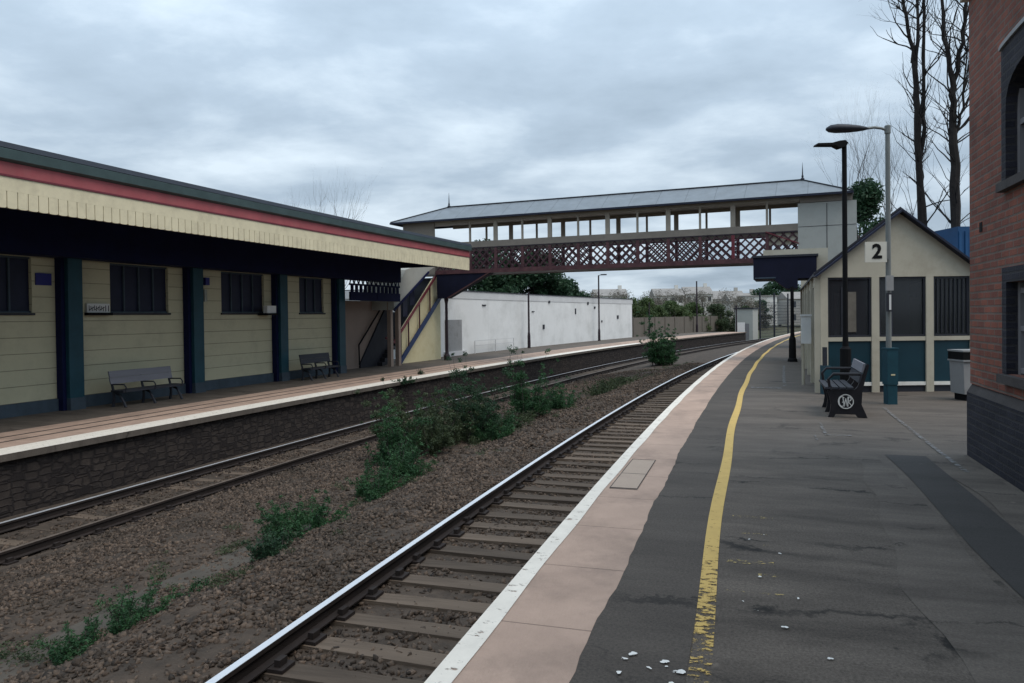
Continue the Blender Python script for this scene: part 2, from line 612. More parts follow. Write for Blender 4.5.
M['paleline'] = paint('pale_grey_line', (.17, .165, .16), .50, 9.)
M['asph'] = asphalt('platform_asphalt', (.070, .057, .047), (.112, .093, .077), crack=.5, cscale=.35, spk=.35)
M['asphnear'] = asphalt('rough_brown_asphalt', (.052, .042, .034), (.112, .092, .075), crack=.85, spk=.55, cscale=.55)
M['asphdark'] = asphalt('dark_smooth_asphalt', (.050, .041, .034), (.078, .065, .054), crack=.6, spk=.45)
M['asphblack'] = asphalt('fresh_dark_asphalt', (.034, .031, .028), (.048, .043, .040), spk=.3)
M['asphlight'] = asphalt('dusty_pale_asphalt', (.064, .052, .043), (.122, .101, .083), crack=.6, spk=.35)
M['stone'] = rubble('dark_stone_wall', (.020, .017, .017), (.056, .045, .039), (.019, .016, .016))
M['ballast'] = mat('ballast_bed', (.042, .032, .024), .95, .35, 3.5, .9, 26., c2=(.085, .062, .046), coord='UV', dirt=(.030, .025, .020), dscale=.7, damt=.7)
M['stones'] = mat('ballast_stone', (.056, .042, .033), .9, .3, 30., .3, 90., island=.65, c2=(.105, .074, .053), dirt=(.036, .030, .023), dscale=.7, damt=.7)
M['path'] = mat('trodden_grit', (.068, .058, .047), .95, .25, 3., .5, 40., coord='UV', dirt=(.045, .04, .033), dscale=1.4, damt=.9)
M['sleeper'] = mat('weathered_sleeper', (.095, .070, .051), .9, .45, 6., .5, 30., objr=.35, stretch=(1., .12, 1.), dirt=(.04, .033, .027), dscale=1.5, damt=.7)
M['railside'] = mat('rusty_rail', (.020, .014, .012), .8, .3, 3., .1)
M['railtop'] = mat('polished_rail', (.70, .71, .73), .46, .06, 3., metal=.55, spec=.6)
M['railmid'] = mat('worn_rail', (.42, .42, .43), .6, .12, 3., metal=.4)
M['railtopdull'] = mat('dull_rail', (.14, .11, .09), .55, .25, 3., metal=.3)
M['brick'] = brick('red_brick', (.25, .085, .055), (.165, .060, .044), (.145, .108, .09), bump=.5)
M['blackbrick'] = brick('blue_black_brick', (.018, .018, .026), (.028, .027, .036), (.035, .033, .036), bump=.5)
M['plinthcap'] = mat('dark_sloping_brick', (.055, .047, .045), .8, .25, 4., .2)
M['stonecream'] = mat('cream_cornice', (.46, .42, .36), .8, .1, 2., .1)
M['frame'] = mat('pale_window_frame', (.19, .18, .185), .6, .1)
M['glass'] = glass_dark('dark_window_glass', (.010, .012, .032), .45, .25)
M['glassgreen'] = mat('dim_window_glass', (.022, .032, .036), .12, .5, .9, spec=.5)
def see_through(name, tint, amt):
    k = NT(name)
    k.b.inputs['Base Color'].default_value = rgb(tint)
    k.b.inputs['Roughness'].default_value = .08
    tr = k.n('ShaderNodeBsdfTransparent')
    tr.inputs['Color'].default_value = (.75, .80, .80, 1)
    ms = k.n('ShaderNodeMixShader')
    ms.inputs[0].default_value = amt
    k.l(k.b.outputs[0], ms.inputs[1])
    k.l(tr.outputs[0], ms.inputs[2])
    k.l(ms.outputs[0], k.out.inputs['Surface'])
    MATS[name] = k.m
    return k.m


M['glazing'] = see_through('sheen_tinted_glazing', (.045, .048, .056), .55)  # grey base colour stands in for reflection off the panes
M['steel'] = mat('galvanised_steel', (.15, .16, .155), .5, .12, 3., spec=.4)
M['black'] = mat('black_paint', (.007, .007, .008), .75, .2, spec=.12)
M['castblack'] = mat('black_cast_iron', (.012, .011, .014), .45, .3, 8., .1)
M['benchwood'] = mat('grey_bench_slats', (.15, .15, .17), .6, .15, 2., stretch=(.2, 3, 3))
M['benchpale'] = mat('pale_bench_slats', (.30, .31, .27), .5, .12, 2., stretch=(.2, 3, 3))
M['bingrey'] = mat('grey_bin_plastic', (.26, .26, .26), .55, .12, 2., dirt=(.07, .065, .06), dscale=2., damt=.6)
M['signwhite'] = mat('white_sign', (.60, .60, .58), .5, .06)
M['bluebox'] = mat('blue_sheet_steel', (.012, .06, .15), .5, .2, 1.)
M['blue'] = mat('blue_paint', (.016, .032, .09), .5, .2)
M['bluesign'] = mat('blue_sign', (.02, .02, .16), .5, .1)
M['yellowboard'] = mat('yellow_boarding', (.58, .52, .33), .65, .08, 1., dirt=(.34, .27, .13), dscale=1., damt=.5)
M['brownboard'] = mat('brown_boarding', (.26, .20, .165), .7, .1, 1.)
M['slate'] = mat('dark_slate', (.022, .024, .032), .6, .2)
M['leaf'] = leafmat('green_leaves', (.014, .042, .018), (.048, .125, .046))
M['leafolive'] = leafmat('olive_leaves', (.024, .040, .019), (.078, .102, .048))
M['leafdark'] = leafmat('dark_leaves', (.014, .038, .020), (.042, .090, .042))
M['leaffar'] = leafmat('far_leaves', (.035, .060, .022), (.105, .145, .055))
M['leafbrown'] = leafmat('haze_paled_twigs', (.095, .085, .066), (.19, .168, .135))  # brown lightened so the colour itself carries the distance haze
M['bark'] = mat('dark_bark', (.020, .017, .016), .95, .35, 8., .6, 25.)
M['twig'] = mat('grey_twigs', (.055, .046, .042), .95, .2, 8.)
M['grass'] = mat('rough_grass', (.045, .060, .022), .95, .4, .12, .4, 3., c2=(.085, .085, .04))
M['hill'] = mat('hillside_scrub', (.06, .07, .035), .95, .4, .04, .3, .5, c2=(.11, .10, .06))
M['housewhite'] = mat('white_house_render', (.62, .60, .56), .8, .06, .3)
M['housegrey'] = mat('grey_house_render', (.38, .36, .33), .8, .08, .3)
M['houseroof'] = mat('grey_house_slates', (.24, .225, .21), .8, .15, 1.)
M['farglass'] = glass_dark('far_window', (.035, .04, .05), .3)

# ------------------------------------------------------------------ objects
ORG = {}


def thing(name, label, cat, loc=(0, 0, 0), rotz=0.0, group=None):
    o = bpy.data.objects.new(name, None)
    o.empty_display_size = .2
    COL.objects.link(o)
    o.location = loc
    o.rotation_euler = (0, 0, rotz)
    tag(o, label, cat, group)
    ORG[o.name] = Vector(loc)
    return o


def tag(o, label, cat, group=None):
    o['label'] = label
    o['category'] = cat
    if group:
        o['group'] = group


def part(name, mb, m, parent, local=False, smooth=False, label=None):
    """a mesh under its thing; coordinates are world ones unless local"""
    org = Vector((0, 0, 0)) if local else ORG[parent.name]
    me = mb.mesh(name, org, smooth)
    me.materials.append(m)
    o = bpy.data.objects.new(name, me)
    COL.objects.link(o)
    o.parent = parent
    ORG[o.name] = org
    if label:
        o['label'] = label
    return o


def solo(name, mb, m, label=None, cat=None, group=None, loc=None, kind=None, smooth=False):
    """a thing (or a piece of the setting) that is one mesh"""
    if loc is None:
        xs = [p[0] for p in mb.v]
        ys = [p[1] for p in mb.v]
        loc = ((min(xs) + max(xs)) / 2, (min(ys) + max(ys)) / 2, min(p[2] for p in mb.v)) if kind is None else (0, 0, 0)
    me = mb.mesh(name, loc, smooth)
    me.materials.append(m)
    o = bpy.data.objects.new(name, me)
    COL.objects.link(o)
    o.location = loc
    ORG[o.name] = Vector(loc)
    if kind:
        o['kind'] = kind
        if label:
            o['label'] = label
        if cat:
            o['category'] = cat
    else:
        tag(o, label, cat, group)
    return o


def copy_tree(o, loc, rotz, label=None):
    r = o.copy()
    COL.objects.link(r)
    r.location = loc
    r.rotation_euler = (0, 0, rotz)
    if label:
        r['label'] = label
    for ch in list(o.children):
        c = ch.copy()
        COL.objects.link(c)
        c.parent = r
        for g in list(ch.children):
            d = g.copy()
            COL.objects.link(d)
            d.parent = c
    return r


def text_mesh(body, size, depth, bold=0.0):
    cu = bpy.data.curves.new('lettering', 'FONT')
    cu.body = body
    cu.size = size
    cu.extrude = depth
    cu.offset = bold
    cu.align_x = 'CENTER'
    cu.align_y = 'CENTER'
    cu.resolution_u = 3
    o = bpy.data.objects.new('lettering', cu)
    COL.objects.link(o)
    dg = bpy.context.evaluated_depsgraph_get()
    me = bpy.data.meshes.new_from_object(o.evaluated_get(dg))
    bpy.data.objects.remove(o)
    mb = MB()
    mb.v = [tuple(v.co) for v in me.vertices]
    mb.f = [list(p.vertices) for p in me.polygons]
    mb.uv = [None] * len(mb.f)
    return mb


def place(mb, o, u, v):               # move a builder's (x,y,z) to o + x*u + y*v + z*(u x v)
    u, v, o = Vector(u).normalized(), Vector(v).normalized(), Vector(o)
    w = u.cross(v)
    mb.v = [tuple(o + u * p[0] + v * p[1] + w * p[2]) for p in mb.v]
    return mb


# ------------------------------------------------------------------ the setting: ground and tracks
R3 = 1500
g = MB()
g.add([(-R3, -R3, -2.25), (R3, -R3, -2.25), (R3, R3, -2.25), (-R3, R3, -2.25)], [[0, 1, 2, 3]])
solo('ground', g, M['grass'], kind='structure')


def lerp_prof(t, pts):
    for (a, za), (b, zb) in zip(pts, pts[1:]):
        if t <= b:
            return za + (zb - za) * (t - a) / (b - a)
    return pts[-1][1]


BED = [(-.6, -1.165), (2.3, -1.165), (2.55, -1.115), (3.2, -1.125), (3.9, -1.22), (4.7, -1.47), (5.4, -1.50), (6.6, -1.56), (8.2, -1.86), (9.0, -1.93), (11.8, -1.93)]


def smooth_noise(x, y, seed=0):
    return (math.sin(x * 1.7 + seed) * math.sin(y * 2.3 + 1.3 * seed) + .6 * math.sin(x * 4.1 + y * 3.3 + seed) + .4 * math.sin(7.3 * x - 5.1 * y + 2 * seed)) / 2


def bed_z(s, t):
    bump = .035 * smooth_noise(s, t, 1.7) if 3.0 < t < 8.3 else .012 * smooth_noise(s, t, 4)
    return lerp_prof(t, BED) + bump


def ballast_sheet():
    mb = MB()
    ss = list(np.arange(-3, 26, .22)) + list(np.arange(26, 60, .8)) + list(np.arange(60, 190, 3.))
    ts = list(np.arange(-.6, 11.81, .2))
    vs, uv = [], []
    for s in ss:
        for t in ts:
            x, y, _ = P(s, t)
            vs.append((x, y, bed_z(s, t)))
            uv.append((s, t))
    n = len(ts)
    fs = []
    us = []
    for i in range(len(ss) - 1):
        for k in range(n - 1):
            f = [i * n + k, (i + 1) * n + k, (i + 1) * n + k + 1, i * n + k + 1]
            fs.append(f)
            us.append([uv[q] for q in f])
    mb.add(vs, fs, us)
    return mb


solo('ballast_bed', ballast_sheet(), M['ballast'], kind='structure', smooth=True)


def raw_mesh(name, V, F, m, mi=None):
    me = bpy.data.meshes.new(name)
    nv, nf, k = len(V), len(F), F.shape[1]
    me.vertices.add(nv)
    me.vertices.foreach_set('co', np.asarray(V, np.float32).ravel())
    me.loops.add(nf * k)
    me.loops.foreach_set('vertex_index', F.ravel().astype(np.int32))
    me.polygons.add(nf)
    me.polygons.foreach_set('loop_start', np.arange(0, nf * k, k, dtype=np.int32))
    me.polygons.foreach_set('loop_total', np.full(nf, k, np.int32))
    me.update(calc_edges=True)
    me.materials.append(m)
    return me


def stones(n, smin, smax, pw, size, zone, zoff=0.0):
    """angular stones scattered over the bed, thicker near the camera end"""
    u = RNG.random(n)
    s = smin + (smax - smin) * u ** pw
    t = zone[0] + (zone[1] - zone[0]) * RNG.random(n)
    a = A0 + s / RAD
    x = CX - (RAD + t) * np.cos(a)
    y = CY + (RAD + t) * np.sin(a)
    soil = np.array([max(0., smooth_noise(p * .9 + .4 * q, q * 1.1, 5.5) - .05) + max(0., .5 - abs(q - 5.6) * .7) for p, q in zip(s, t)])   # bare soil drowns the stones here and there
    z = np.array([bed_z(p, q) for p, q in zip(s, t)]) + zoff - .075 * np.minimum(1, soil * 1.5) * RNG.random(n)
    sz = size * (.45 + .9 * RNG.random(n) ** 1.6)
    cube = np.array([[-1, -1, -1], [1, -1, -1], [1, 1, -1], [-1, 1, -1], [-1, -1, 1], [1, -1, 1], [1, 1, 1], [-1, 1, 1]], float)
    V = cube[None] * (1 + (RNG.random((n, 8, 3)) - .5) * 1.3)
    V = V * np.stack([np.ones(n), .65 + .35 * RNG.random(n), .32 + .38 * RNG.random(n)], 1)[:, None, :]
    # random rotation
    q = RNG.normal(size=(n, 4))
    q[:, 1:3] *= .45
    q /= np.linalg.norm(q, axis=1)[:, None]
    w, i, j, k = q.T
    Rm = np.stack([np.stack([1 - 2 * (j * j + k * k), 2 * (i * j - k * w), 2 * (i * k + j * w)], 1),
                   np.stack([2 * (i * j + k * w), 1 - 2 * (i * i + k * k), 2 * (j * k - i * w)], 1),
                   np.stack([2 * (i * k - j * w), 2 * (j * k + i * w), 1 - 2 * (i * i + j * j)], 1)], 1)
    V = np.einsum('nij,nkj->nki', Rm, V) * (sz / 2)[:, None, None]
    V += np.stack([x, y, z + sz * .12], 1)[:, None, :]
    Fc = np.array([[0, 3, 2, 1], [4, 5, 6, 7], [0, 1, 5, 4], [1, 2, 6, 5], [2, 3, 7, 6], [3, 0, 4, 7]])
    F = (Fc[None] + 8 * np.arange(n)[:, None, None]).reshape(-1, 4)
    return V.reshape(-1, 3), F


parts_ = [stones(56000, 1.5, 14, .75, .042, (2.35, 8.6)), stones(36000, 11, 42, 1.0, .06, (2.35, 9.0)),
          stones(19000, 1.5, 24, .85, .040, (.1, 2.4), .0), stones(11000, 8, 30, .9, .045, (8.6, 11.2))]
VV, FF, b = [], [], 0
for v_, f_ in parts_:
    VV.append(v_)
    FF.append(f_ + b)
    b += len(v_)
st = bpy.data.objects.new('ballast_stones', raw_mesh('ballast_stones', np.concatenate(VV), np.concatenate(FF), M['stones']))
COL.objects.link(st)
st['kind'] = 'stuff'
st['label'] = 'loose brown ballast stones over the track bed'
st['category'] = 'ballast'

# trodden strip along the six-foot
solo('path', MB().sweep([(4.66, -1.452), (5.16, -1.462)][::-1], 1.5, 9.5, .5, closed=False, wob=lambda s, k: .06 * math.sin(s * 2.1 + k) + .04 * math.sin(5 * s)), M['path'], kind='structure')

# --- rails
HEAD = [(-.035, 0), (.035, 0), (.035, -.035), (.010, -.055), (.010, -.125), (.068, -.138), (.068, -.150), (-.068, -.150), (-.068, -.138), (-.010, -.125), (-.010, -.055), (-.035, -.035)]


def rail(t, ztop, s0, s1, label, topmat):
    r = thing('rail', label, 'rail', P(s0, t, ztop - .15), group='rails of the two tracks')
    part('rail_body', MB().sweep([(t + a, ztop + z - .003) for a, z in HEAD], s0, s1, 1.5), M['railside'], r)
    part('running_surface', MB().sweep([(t - .034, ztop - .0032), (t - .034, ztop), (t + .034, ztop), (t + .034, ztop - .0032)], s0, s1, 1.5), topmat, r)


rail(2.25, ZR, -2, 120, 'bright-topped rail of the near track, away from the platform', M['railtop'])
rail(.745, ZR, -2, 120, 'rail hidden below the near platform edge', M['railtop'])
rail(10.51, ZT, -2, 180, 'bright rail beside the stone wall of the far platform', M['railmid'])
rail(9.005, ZT, -2, 180, 'dull brown rail of the far track, on the bush side', M['railtopdull'])

# --- sleepers, each its own thing with two chairs
sl = thing('sleeper', 'weathered timber sleeper crossing under the near track', 'sleeper', (0, 0, 0), 0, 'sleepers of the near track')
part('timber', MB().box(-.112, .112, -1.28, 1.28, -.13, 0), M['sleeper'], sl, True)
for yy in (-.7525, .7525):
    c = MB().box(-.09, .09, yy - .17, yy + .17, 0, .03)
    c.box(-.05, .05, yy - .125, yy - .072, .03, .085)
    c.box(-.05, .05, yy + .072, yy + .125, .03, .085)
    part('rail_chair', c, M['railside'], sl, True)
ss = list(np.arange(1.3, 54, .52))
for i, s in enumerate(ss):
    j = random.uniform(-.03, .03)
    lo = P(s + j, 1.4975 + random.uniform(-.05, .05), ZR - .176 + random.uniform(-.012, .004))
    if i == 0:
        o = sl
        o.location = lo
        o.rotation_euler = (0, 0, heading(s))
    else:
        o = copy_tree(sl, lo, heading(s) + random.uniform(-.035, .035))
lab = 'dark timber sleeper crossing under the far track'
first = None
for s in np.arange(6.5, 48, .75):
    o = copy_tree(sl, P(s, 9.7575, ZT - .183), heading(s) + random.uniform(-.02, .02), lab)
    o['group'] = 'sleepers of the far track'

# ------------------------------------------------------------------ near platform
solo('near_platform', MB().sweep([(.0, 0), (.0, -.12), (-.16, -.13), (-.16, -1.6), (-40, -1.6), (-40, 0)], -8, 150, 2.), M['asph'], kind='structure')
wv = lambda s: (.010 * math.sin(2.3 * s) + .006 * math.sin(5.1 * s + 1) + .005 * math.sin(17 * s) + .004 * math.sin(41 * s)) * (1 if s < 7 else max(.25, 1 - (s - 7) / 12))
solo('platform_coping', MB().sheet(-8, 150, -.002, -.615, .004, .15, wob1=wv), M['coping'], kind='structure')
solo('platform_edge_line', MB().sheet(-8, 150, -.002, -.118, .008, .3, wob1=lambda s: .006 * math.sin(3.1 * s)), M['edgewhite'], kind='structure')
# make the curve's joint to the asphalt slightly ragged
solo('asphalt_strip', MB().sheet(-8, 150, -.615, -1.085, .004, .15, wob0=lambda s: wv(s) - .002, wob1=lambda s: .01 * math.sin(1.1 * s)), M['asphdark'], kind='structure')
solo('yellow_line', MB().sheet(-2, 110, -1.085, -1.185, .008, .5, wob0=lambda s: .012 * math.sin(1.3 * s), wob1=lambda s: .012 * math.sin(1.3 * s + .3)), M['yellow'], kind='structure')
solo('rough_asphalt', MB().sheet(-6, 9.0, -1.1, -2.75, .004, .5, wob1=lambda s: .06 * math.sin(.9 * s) + .03 * math.sin(2.7 * s)), M['asphnear'], kind='structure')
solo('worn_asphalt', MB().sheet(2.0, 8.6, -2.28, -2.76, .008, .3, wob0=lambda s: -.25 * math.exp(-((s - 8.6) / 1.6) ** 2) + .05 * math.sin(1.7 * s) + .03 * math.sin(4.3 * s), wob1=lambda s: .03 * math.sin(2.7 * s)), M['asphlight'], kind='structure')
solo('asphalt_patch', MB().sheet(3.0, 9.15, -2.82, -3.22, .008, .5, wob0=lambda s: .02 * math.sin(1.4 * s)), M['asphblack'], kind='structure')
solo('dusty_strip', MB().sheet(2., 9.3, -3.24, -3.62, .006, .4, wob0=lambda s: .05 * math.sin(2.4 * s)), M['asphlight'], kind='structure')
solo('pale_line', MB().sheet(8.3, 13.6, -3.36, -3.41, .012, .4, wob0=lambda s: -.02 * s / 5, wob1=lambda s: -.02 * s / 5), M['paleline'], kind='structure')
solo('pale_cross_line', MB().sheet(16.62, 16.86, -1.28, -1.9, .008, .3), M['paleline'], kind='structure')
solo('pale_side_line', MB().sheet(17.2, 24, -1.93, -2.0, .008, .5), M['paleline'], kind='structure')
solo('coping_cover', MB().sheet(6.8, 8.15, -.16, -.40, .010, .4), M['copinglite'], kind='structure')
dl = MB()
for (a, b_, c, d) in ((6.78, 8.17, -.152, -.16), (6.78, 8.17, -.40, -.408), (6.76, 6.78, -.152, -.408), (8.17, 8.19, -.152, -.408), (7.42, 7.436, -.16, -.40)):
    dl.sheet(a, b_, c, d, .0105, .5)
solo('cover_joint', dl, M['asphblack'], kind='structure')
# access cover outlined in pale grit
dc = MB()
for (a, b_, c, d) in ((10.4, 10.47, -2.32, -2.62), (10.4, 11.6, -2.30, -2.34), (9.95, 10.4, -2.16, -2.19)):
    dc.sheet(a, b_, c, d, .010, .3)
solo('cover_outline', dc, M['paleline'], kind='structure')
# faint yellow lettering along the line: rows too worn to read
lt = MB()
for s, a, b_, w in ((6.05, -1.25, -1.55, .05), (5.6, -1.3, -1.5, .03), (4.93, -1.23, -1.52, .07), (4.72, -1.42, -1.54, .04), (4.42, -1.24, -1.56, .02), (5.35, -1.46, -1.5, .04)):
    lt.sheet(s, s + w, a, b_, .010, .05)
solo('worn_lettering', lt, M['yellowtext'], kind='structure')
fl = MB()
for k in range(20):
    if k < 11:
        s, t = 3.12 + .5 * random.random(), -.75 - .38 * random.random()
        r = random.uniform(.008, .024)
    else:
        s, t = 3.4 + 2.2 * random.random(), -1.25 - .5 * random.random()
        r = random.uniform(.006, .018)
    n = 14
    ph = [random.uniform(0, 6) for q in range(3)]
    el = random.uniform(.6, 1.8)
    rot = random.uniform(-.5, .5)
    pts = []
    for q in range(n):
        an = 2 * PI * q / n
        rr = r * (1 + .3 * math.sin(2 * an + ph[0]) + .2 * math.sin(3 * an + ph[1]) + .12 * math.sin(5 * an + ph[2]))
        dx, dy = rr * math.cos(an) * .8, rr * math.sin(an) * el * .7
        pts.append(P(s + dx * math.cos(rot) - dy * math.sin(rot), t + dx * math.sin(rot) + dy * math.cos(rot), .011 + .0002 * k))
    fl.add(pts, [list(range(n))[::-1]])
solo('paint_flakes', fl, M['whitespot'], kind='structure')

# ------------------------------------------------------------------ far platform
solo('far_platform', MB().sweep([(11.3, ZL), (40, ZL), (40, -2.3), (11.52, -2.3), (11.52, ZL - .14), (11.3, ZL - .12)][::-1], -8, 96.5, 2.), M['asph'], kind='structure')
pw = thing('platform_wall', 'dark stone retaining wall below the white edge of the far platform', 'wall', P(40, 11.4, -2.2))
part('stonework', MB().sweep([(11.505, ZL - .125), (11.505, -2.2), (11.42, -2.2), (11.42, ZL - .125)], -8, 96.4, 1.5), M['stone'], pw)
solo('far_surface', MB().sheet(-8, 96.4, 40, 13.9, ZL + .004, 1.), M['asphlight'], kind='structure')
solo('far_edge_line', MB().sheet(-8, 60, 11.98, 11.302, ZL + .008, 1.), M['edgewhite'], kind='structure')
solo('far_coping', MB().sheet(-8, 96.4, 13.9, 11.303, ZL + .004, 1.), M['coping'], kind='structure')
ln = MB()
for a in (12.62, 13.2):
    ln.sheet(-8, 60, a + .09, a, ZL + .008, 1.)
solo('far_coping_joint', ln, M['asphdark'], kind='structure')

# ------------------------------------------------------------------ station building on the far platform
WT = 16.2                              # wall face
bl_ = thing('station_building', 'long cream boarded station building with deep striped canopy on the far platform', 'building', P(18, 18, ZL))
S0, S1 = -6.0, 27.25                   # wall extent
WIN = [(2.2, 4.2), (7.8, 9.8), (11.9, 14.02), (16.3, 18.36), (20.6, 22.73), (24.74, 26.3)]
Zw0, Zw1 = 1.83, 3.26
# boarded wall as a band below the windows, piers between, band above
w = MB()
w.sweep([(WT, -.44), (WT, Zw0), (WT + .2, Zw0), (WT + .2, -.44)], S0, S1, 2.)
w.sweep([(WT, Zw1), (WT, 4.25), (WT + .2, 4.25), (WT + .2, Zw1)], S0, S1, 2.)
edge = S0
for a, b_ in WIN + [(S1, S1)]:
    w.sweep([(WT, Zw0 + .001), (WT, Zw1 - .001), (WT + .2, Zw1 - .001), (WT + .2, Zw0 + .001)], edge, a, 2.)
    edge = b_
w.sweep([(WT + .2, -.7), (WT + .2, 4.2), (22.5, 4.2), (22.5, -.7)], S1 - .25, S1 - .05, 2.)
part('boarded_wall', w, M['cream_wall'], bl_)
part('plinth', MB().sweep([(WT - .06, ZL), (WT - .06, -.445), (WT + .2, -.445), (WT + .2, ZL)], S0, S1 + .05, 2.), M['plinth'], bl_)
for a, b_ in WIN:
    wd = part('window', MB().sweep([(WT + .10, Zw0), (WT + .10, Zw1), (WT + .18, Zw1), (WT + .18, Zw0)], a, b_, 1.), M['glass'], bl_)
    fr = MB()
    nm = 4 if b_ - a > 1.9 else 3
    for q in range(1, nm):
        sx = a + (b_ - a) * q / nm
        fr.sweep([(WT + .05, Zw0 + .05), (WT + .05, Zw1 - .05), (WT + .099, Zw1 - .05), (WT + .099, Zw0 + .05)], sx - .022, sx + .022, 1.)
    for z0, z1 in ((Zw0 - .0, Zw0 + .05), (Zw1 - .05, Zw1)):
        fr.sweep([(WT + .045, z0), (WT + .045, z1), (WT + .099, z1), (WT + .099, z0)], a + .002, b_ - .002, 1.)
    part('window_frame', fr, M['plinth'], wd)
    part('sill', MB().sweep([(WT - .06, Zw0 - .06), (WT - .06, Zw0 - .004), (WT - .002, Zw0 - .004), (WT - .002, Zw0 - .06)], a - .04, b_ + .04, 1.), M['slate'], wd)
COLS = [-2.3, 1.95, 6.2, 10.4, 14.66, 18.95, 23.13, 26.82]
for s in COLS:
    c = part('column', MB().fbox(s, .09, .53, 15.86, WT - .004, -.44, 3.9), M['teal'], bl_)
    part('column_rebate', MB().fbox(s, -.02, .088, 15.98, WT - .006, ZL, 3.9), M['navy'], c)
    part('column_foot', MB().fbox(s, .089, .55, 15.84, WT - .065, ZL, -.442), M['plinth'], c)
# canopy: soffit, beams, boarded valance
FT, F0, F1 = 12.0, -6.0, 31.6
part('soffit', MB().sweep([(FT + .06, 4.28), (WT + .2, 4.28), (WT + .2, 4.34), (FT + .06, 4.34)][::-1], F0, F1, 2.), M['navy'], bl_)
part('wall_beam', MB().sweep([(15.5, 3.28), (WT - .01, 3.28), (WT - .01, 4.27), (15.5, 4.27)][::-1], F0, F1 - .3, 2.), M['navy'], bl_)
part('front_beam', MB().sweep([(FT + .08, 3.86), (FT + .24, 3.86), (FT + .24, 4.27), (FT + .08, 4.27)][::-1], F0, F1 - .02, 2.), M['navy'], bl_)
va = MB()
va.sweep([(FT, 4.09), (FT, 4.36), (FT + .05, 4.36), (FT + .05, 4.09)], F0, F1, 1.5)
pitch = .21
n = int((F1 - F0) / pitch)
for i in range(n):
    sa = F0 + (F1 - F0) * i / n
    L = (F1 - F0) / n
    gp = .005 if sa < 19 else .002
    f = Frame(sa)
    dip = .02
    poly = [(gp, 4.089), (gp, 3.785), (gp + .018, 3.768), (L / 2, 3.762), (L - gp - .018, 3.768), (L - gp, 3.785), (L - gp, 4.089)]
    va.prism(poly, f.o + f.n * FT, f.u, (0, 0, 1), f.n * .04)
part('valance', va, M['cream'], bl_)
part('red_line', MB().sweep([(FT - .02, 4.362), (FT - .02, 4.40), (FT + .05, 4.40), (FT + .05, 4.362)], F0, F1, 1.5), M['darkred'], bl_)
part('red_stripe', MB().sweep([(FT - .012, 4.402), (FT - .012, 4.635), (FT + .05, 4.635), (FT + .05, 4.402)], F0, F1, 1.5), M['pink'], bl_)
part('gutter', MB().sweep([(FT - .02, 4.64), (FT - .11, 4.68), (FT - .13, 4.86), (FT - .10, 4.875), (FT + .1, 4.82), (FT + .1, 4.64)], F0, F1 + .03, 1.5), M['green'], bl_)
part('roof', MB().sweep([(FT - .12, 4.88), (FT - .05, 5.0), (WT - 1, 5.25), (22.5, 4.9), (22.5, 4.75), (WT, 4.8)], F0, F1 + .05, 2.), M['roofdark'], bl_)
part('end_board', MB().fbox(F1, -.02, .04, FT + .06, 16.3, 4.0, 4.8), M['navy'], bl_)
# dark open ironwork at the free end of the canopy
for sA, sB in ((27.3, 29.3), (29.35, 31.3)):
    bw = MB()
    for (z0, z1) in ((3.93, 4.02), (3.02, 3.10)):
        a_, b_ = Frame(sA), Frame(sB)
        bw.beam(a_(0, 15.6, (z0 + z1) / 2), b_(0, 15.6, (z0 + z1) / 2), .08, z1 - z0)
    nx = 6
    for q in range(nx):
        x0 = sA + (sB - sA) * q / nx
        x1 = sA + (sB - sA) * (q + 1) / nx
        bw.beam(P(x0, 15.6, 3.08), P(x1, 15.6, 3.95), .035, .05)
        bw.beam(P(x1, 15.615, 3.08), P(x0, 15.615, 3.95), .035, .05)
        bw.fbox((x0 + x1) / 2, -.07, .07, 15.56, 15.64, 2.70, 3.04)
    bw.beam(P(sA, 15.6, 2.55), P(sB, 15.6, 2.55), .09, .38)
    part('lattice_girder', bw, M['navy'], bl_)

# things fixed to or standing by the building
solo('sign', MB().fbox(14.32, -.22, .22, WT - .04, WT - .005, 2.55, 2.86), M['bluesign'], 'small square blue sign high on the cream wall', 'sign')
sb = thing('name_sign', 'white sign with dark scrawled letters between column and window', 'sign', P(15.9, WT - .05, 1.76))
part('board', MB().fbox(15.86, -.37, .37, WT - .08, WT - .012, 1.84, 2.09), M['signwhite'], sb)
part('dark_base', MB().fbox(15.86, -.40, .40, WT - .16, WT - .012, 1.76, 1.835), M['black'], sb)
f = Frame(15.86)
sc_ = MB()
for q in range(9):
    x = -.32 + .058 * q
    sc_.fbox(15.86, x, x + .02, WT - .085, WT - .081, 1.88 + .02 * (q % 2), 2.04 - .02 * (q % 3))
    sc_.fbox(15.86, x + .02, x + .045, WT - .085, WT - .081, 1.94 + .03 * (q % 3 - 1), 1.97 + .03 * (q % 3 - 1))
for x in (.22, .31):
    sc_.fbox(15.86, x, x + .025, WT - .085, WT - .081, 1.87, 2.04)
part('lettering', sc_, M['slate'], sb)
nb = thing('notice_box', 'small white notice box on a dark ledge beside the fourth window', 'notice', P(23.1, 15.6, 1.74))
part('box', MB().fbox(22.62, -.24, .26, 15.78, 15.95, 1.82, 2.09), M['signwhite'], nb)
part('ledge', MB().fbox(22.62, -.27, .29, 15.74, 16.19, 1.74, 1.815), M['black'], nb)
sp_ = thing('speaker_box', 'pair of small blue boxes beside the second teal column', 'speaker', P(19.6, 15.9, 2.2))
part('upper_box', MB().fbox(19.74, -.09, .09, 15.95, 16.19, 2.75, 3.0), M['bluesign'], sp_)
part('lower_box', MB().fbox(19.60, -.09, .03, 15.87, 16.19, 2.2, 2.6), M['benchpale'], sp_)


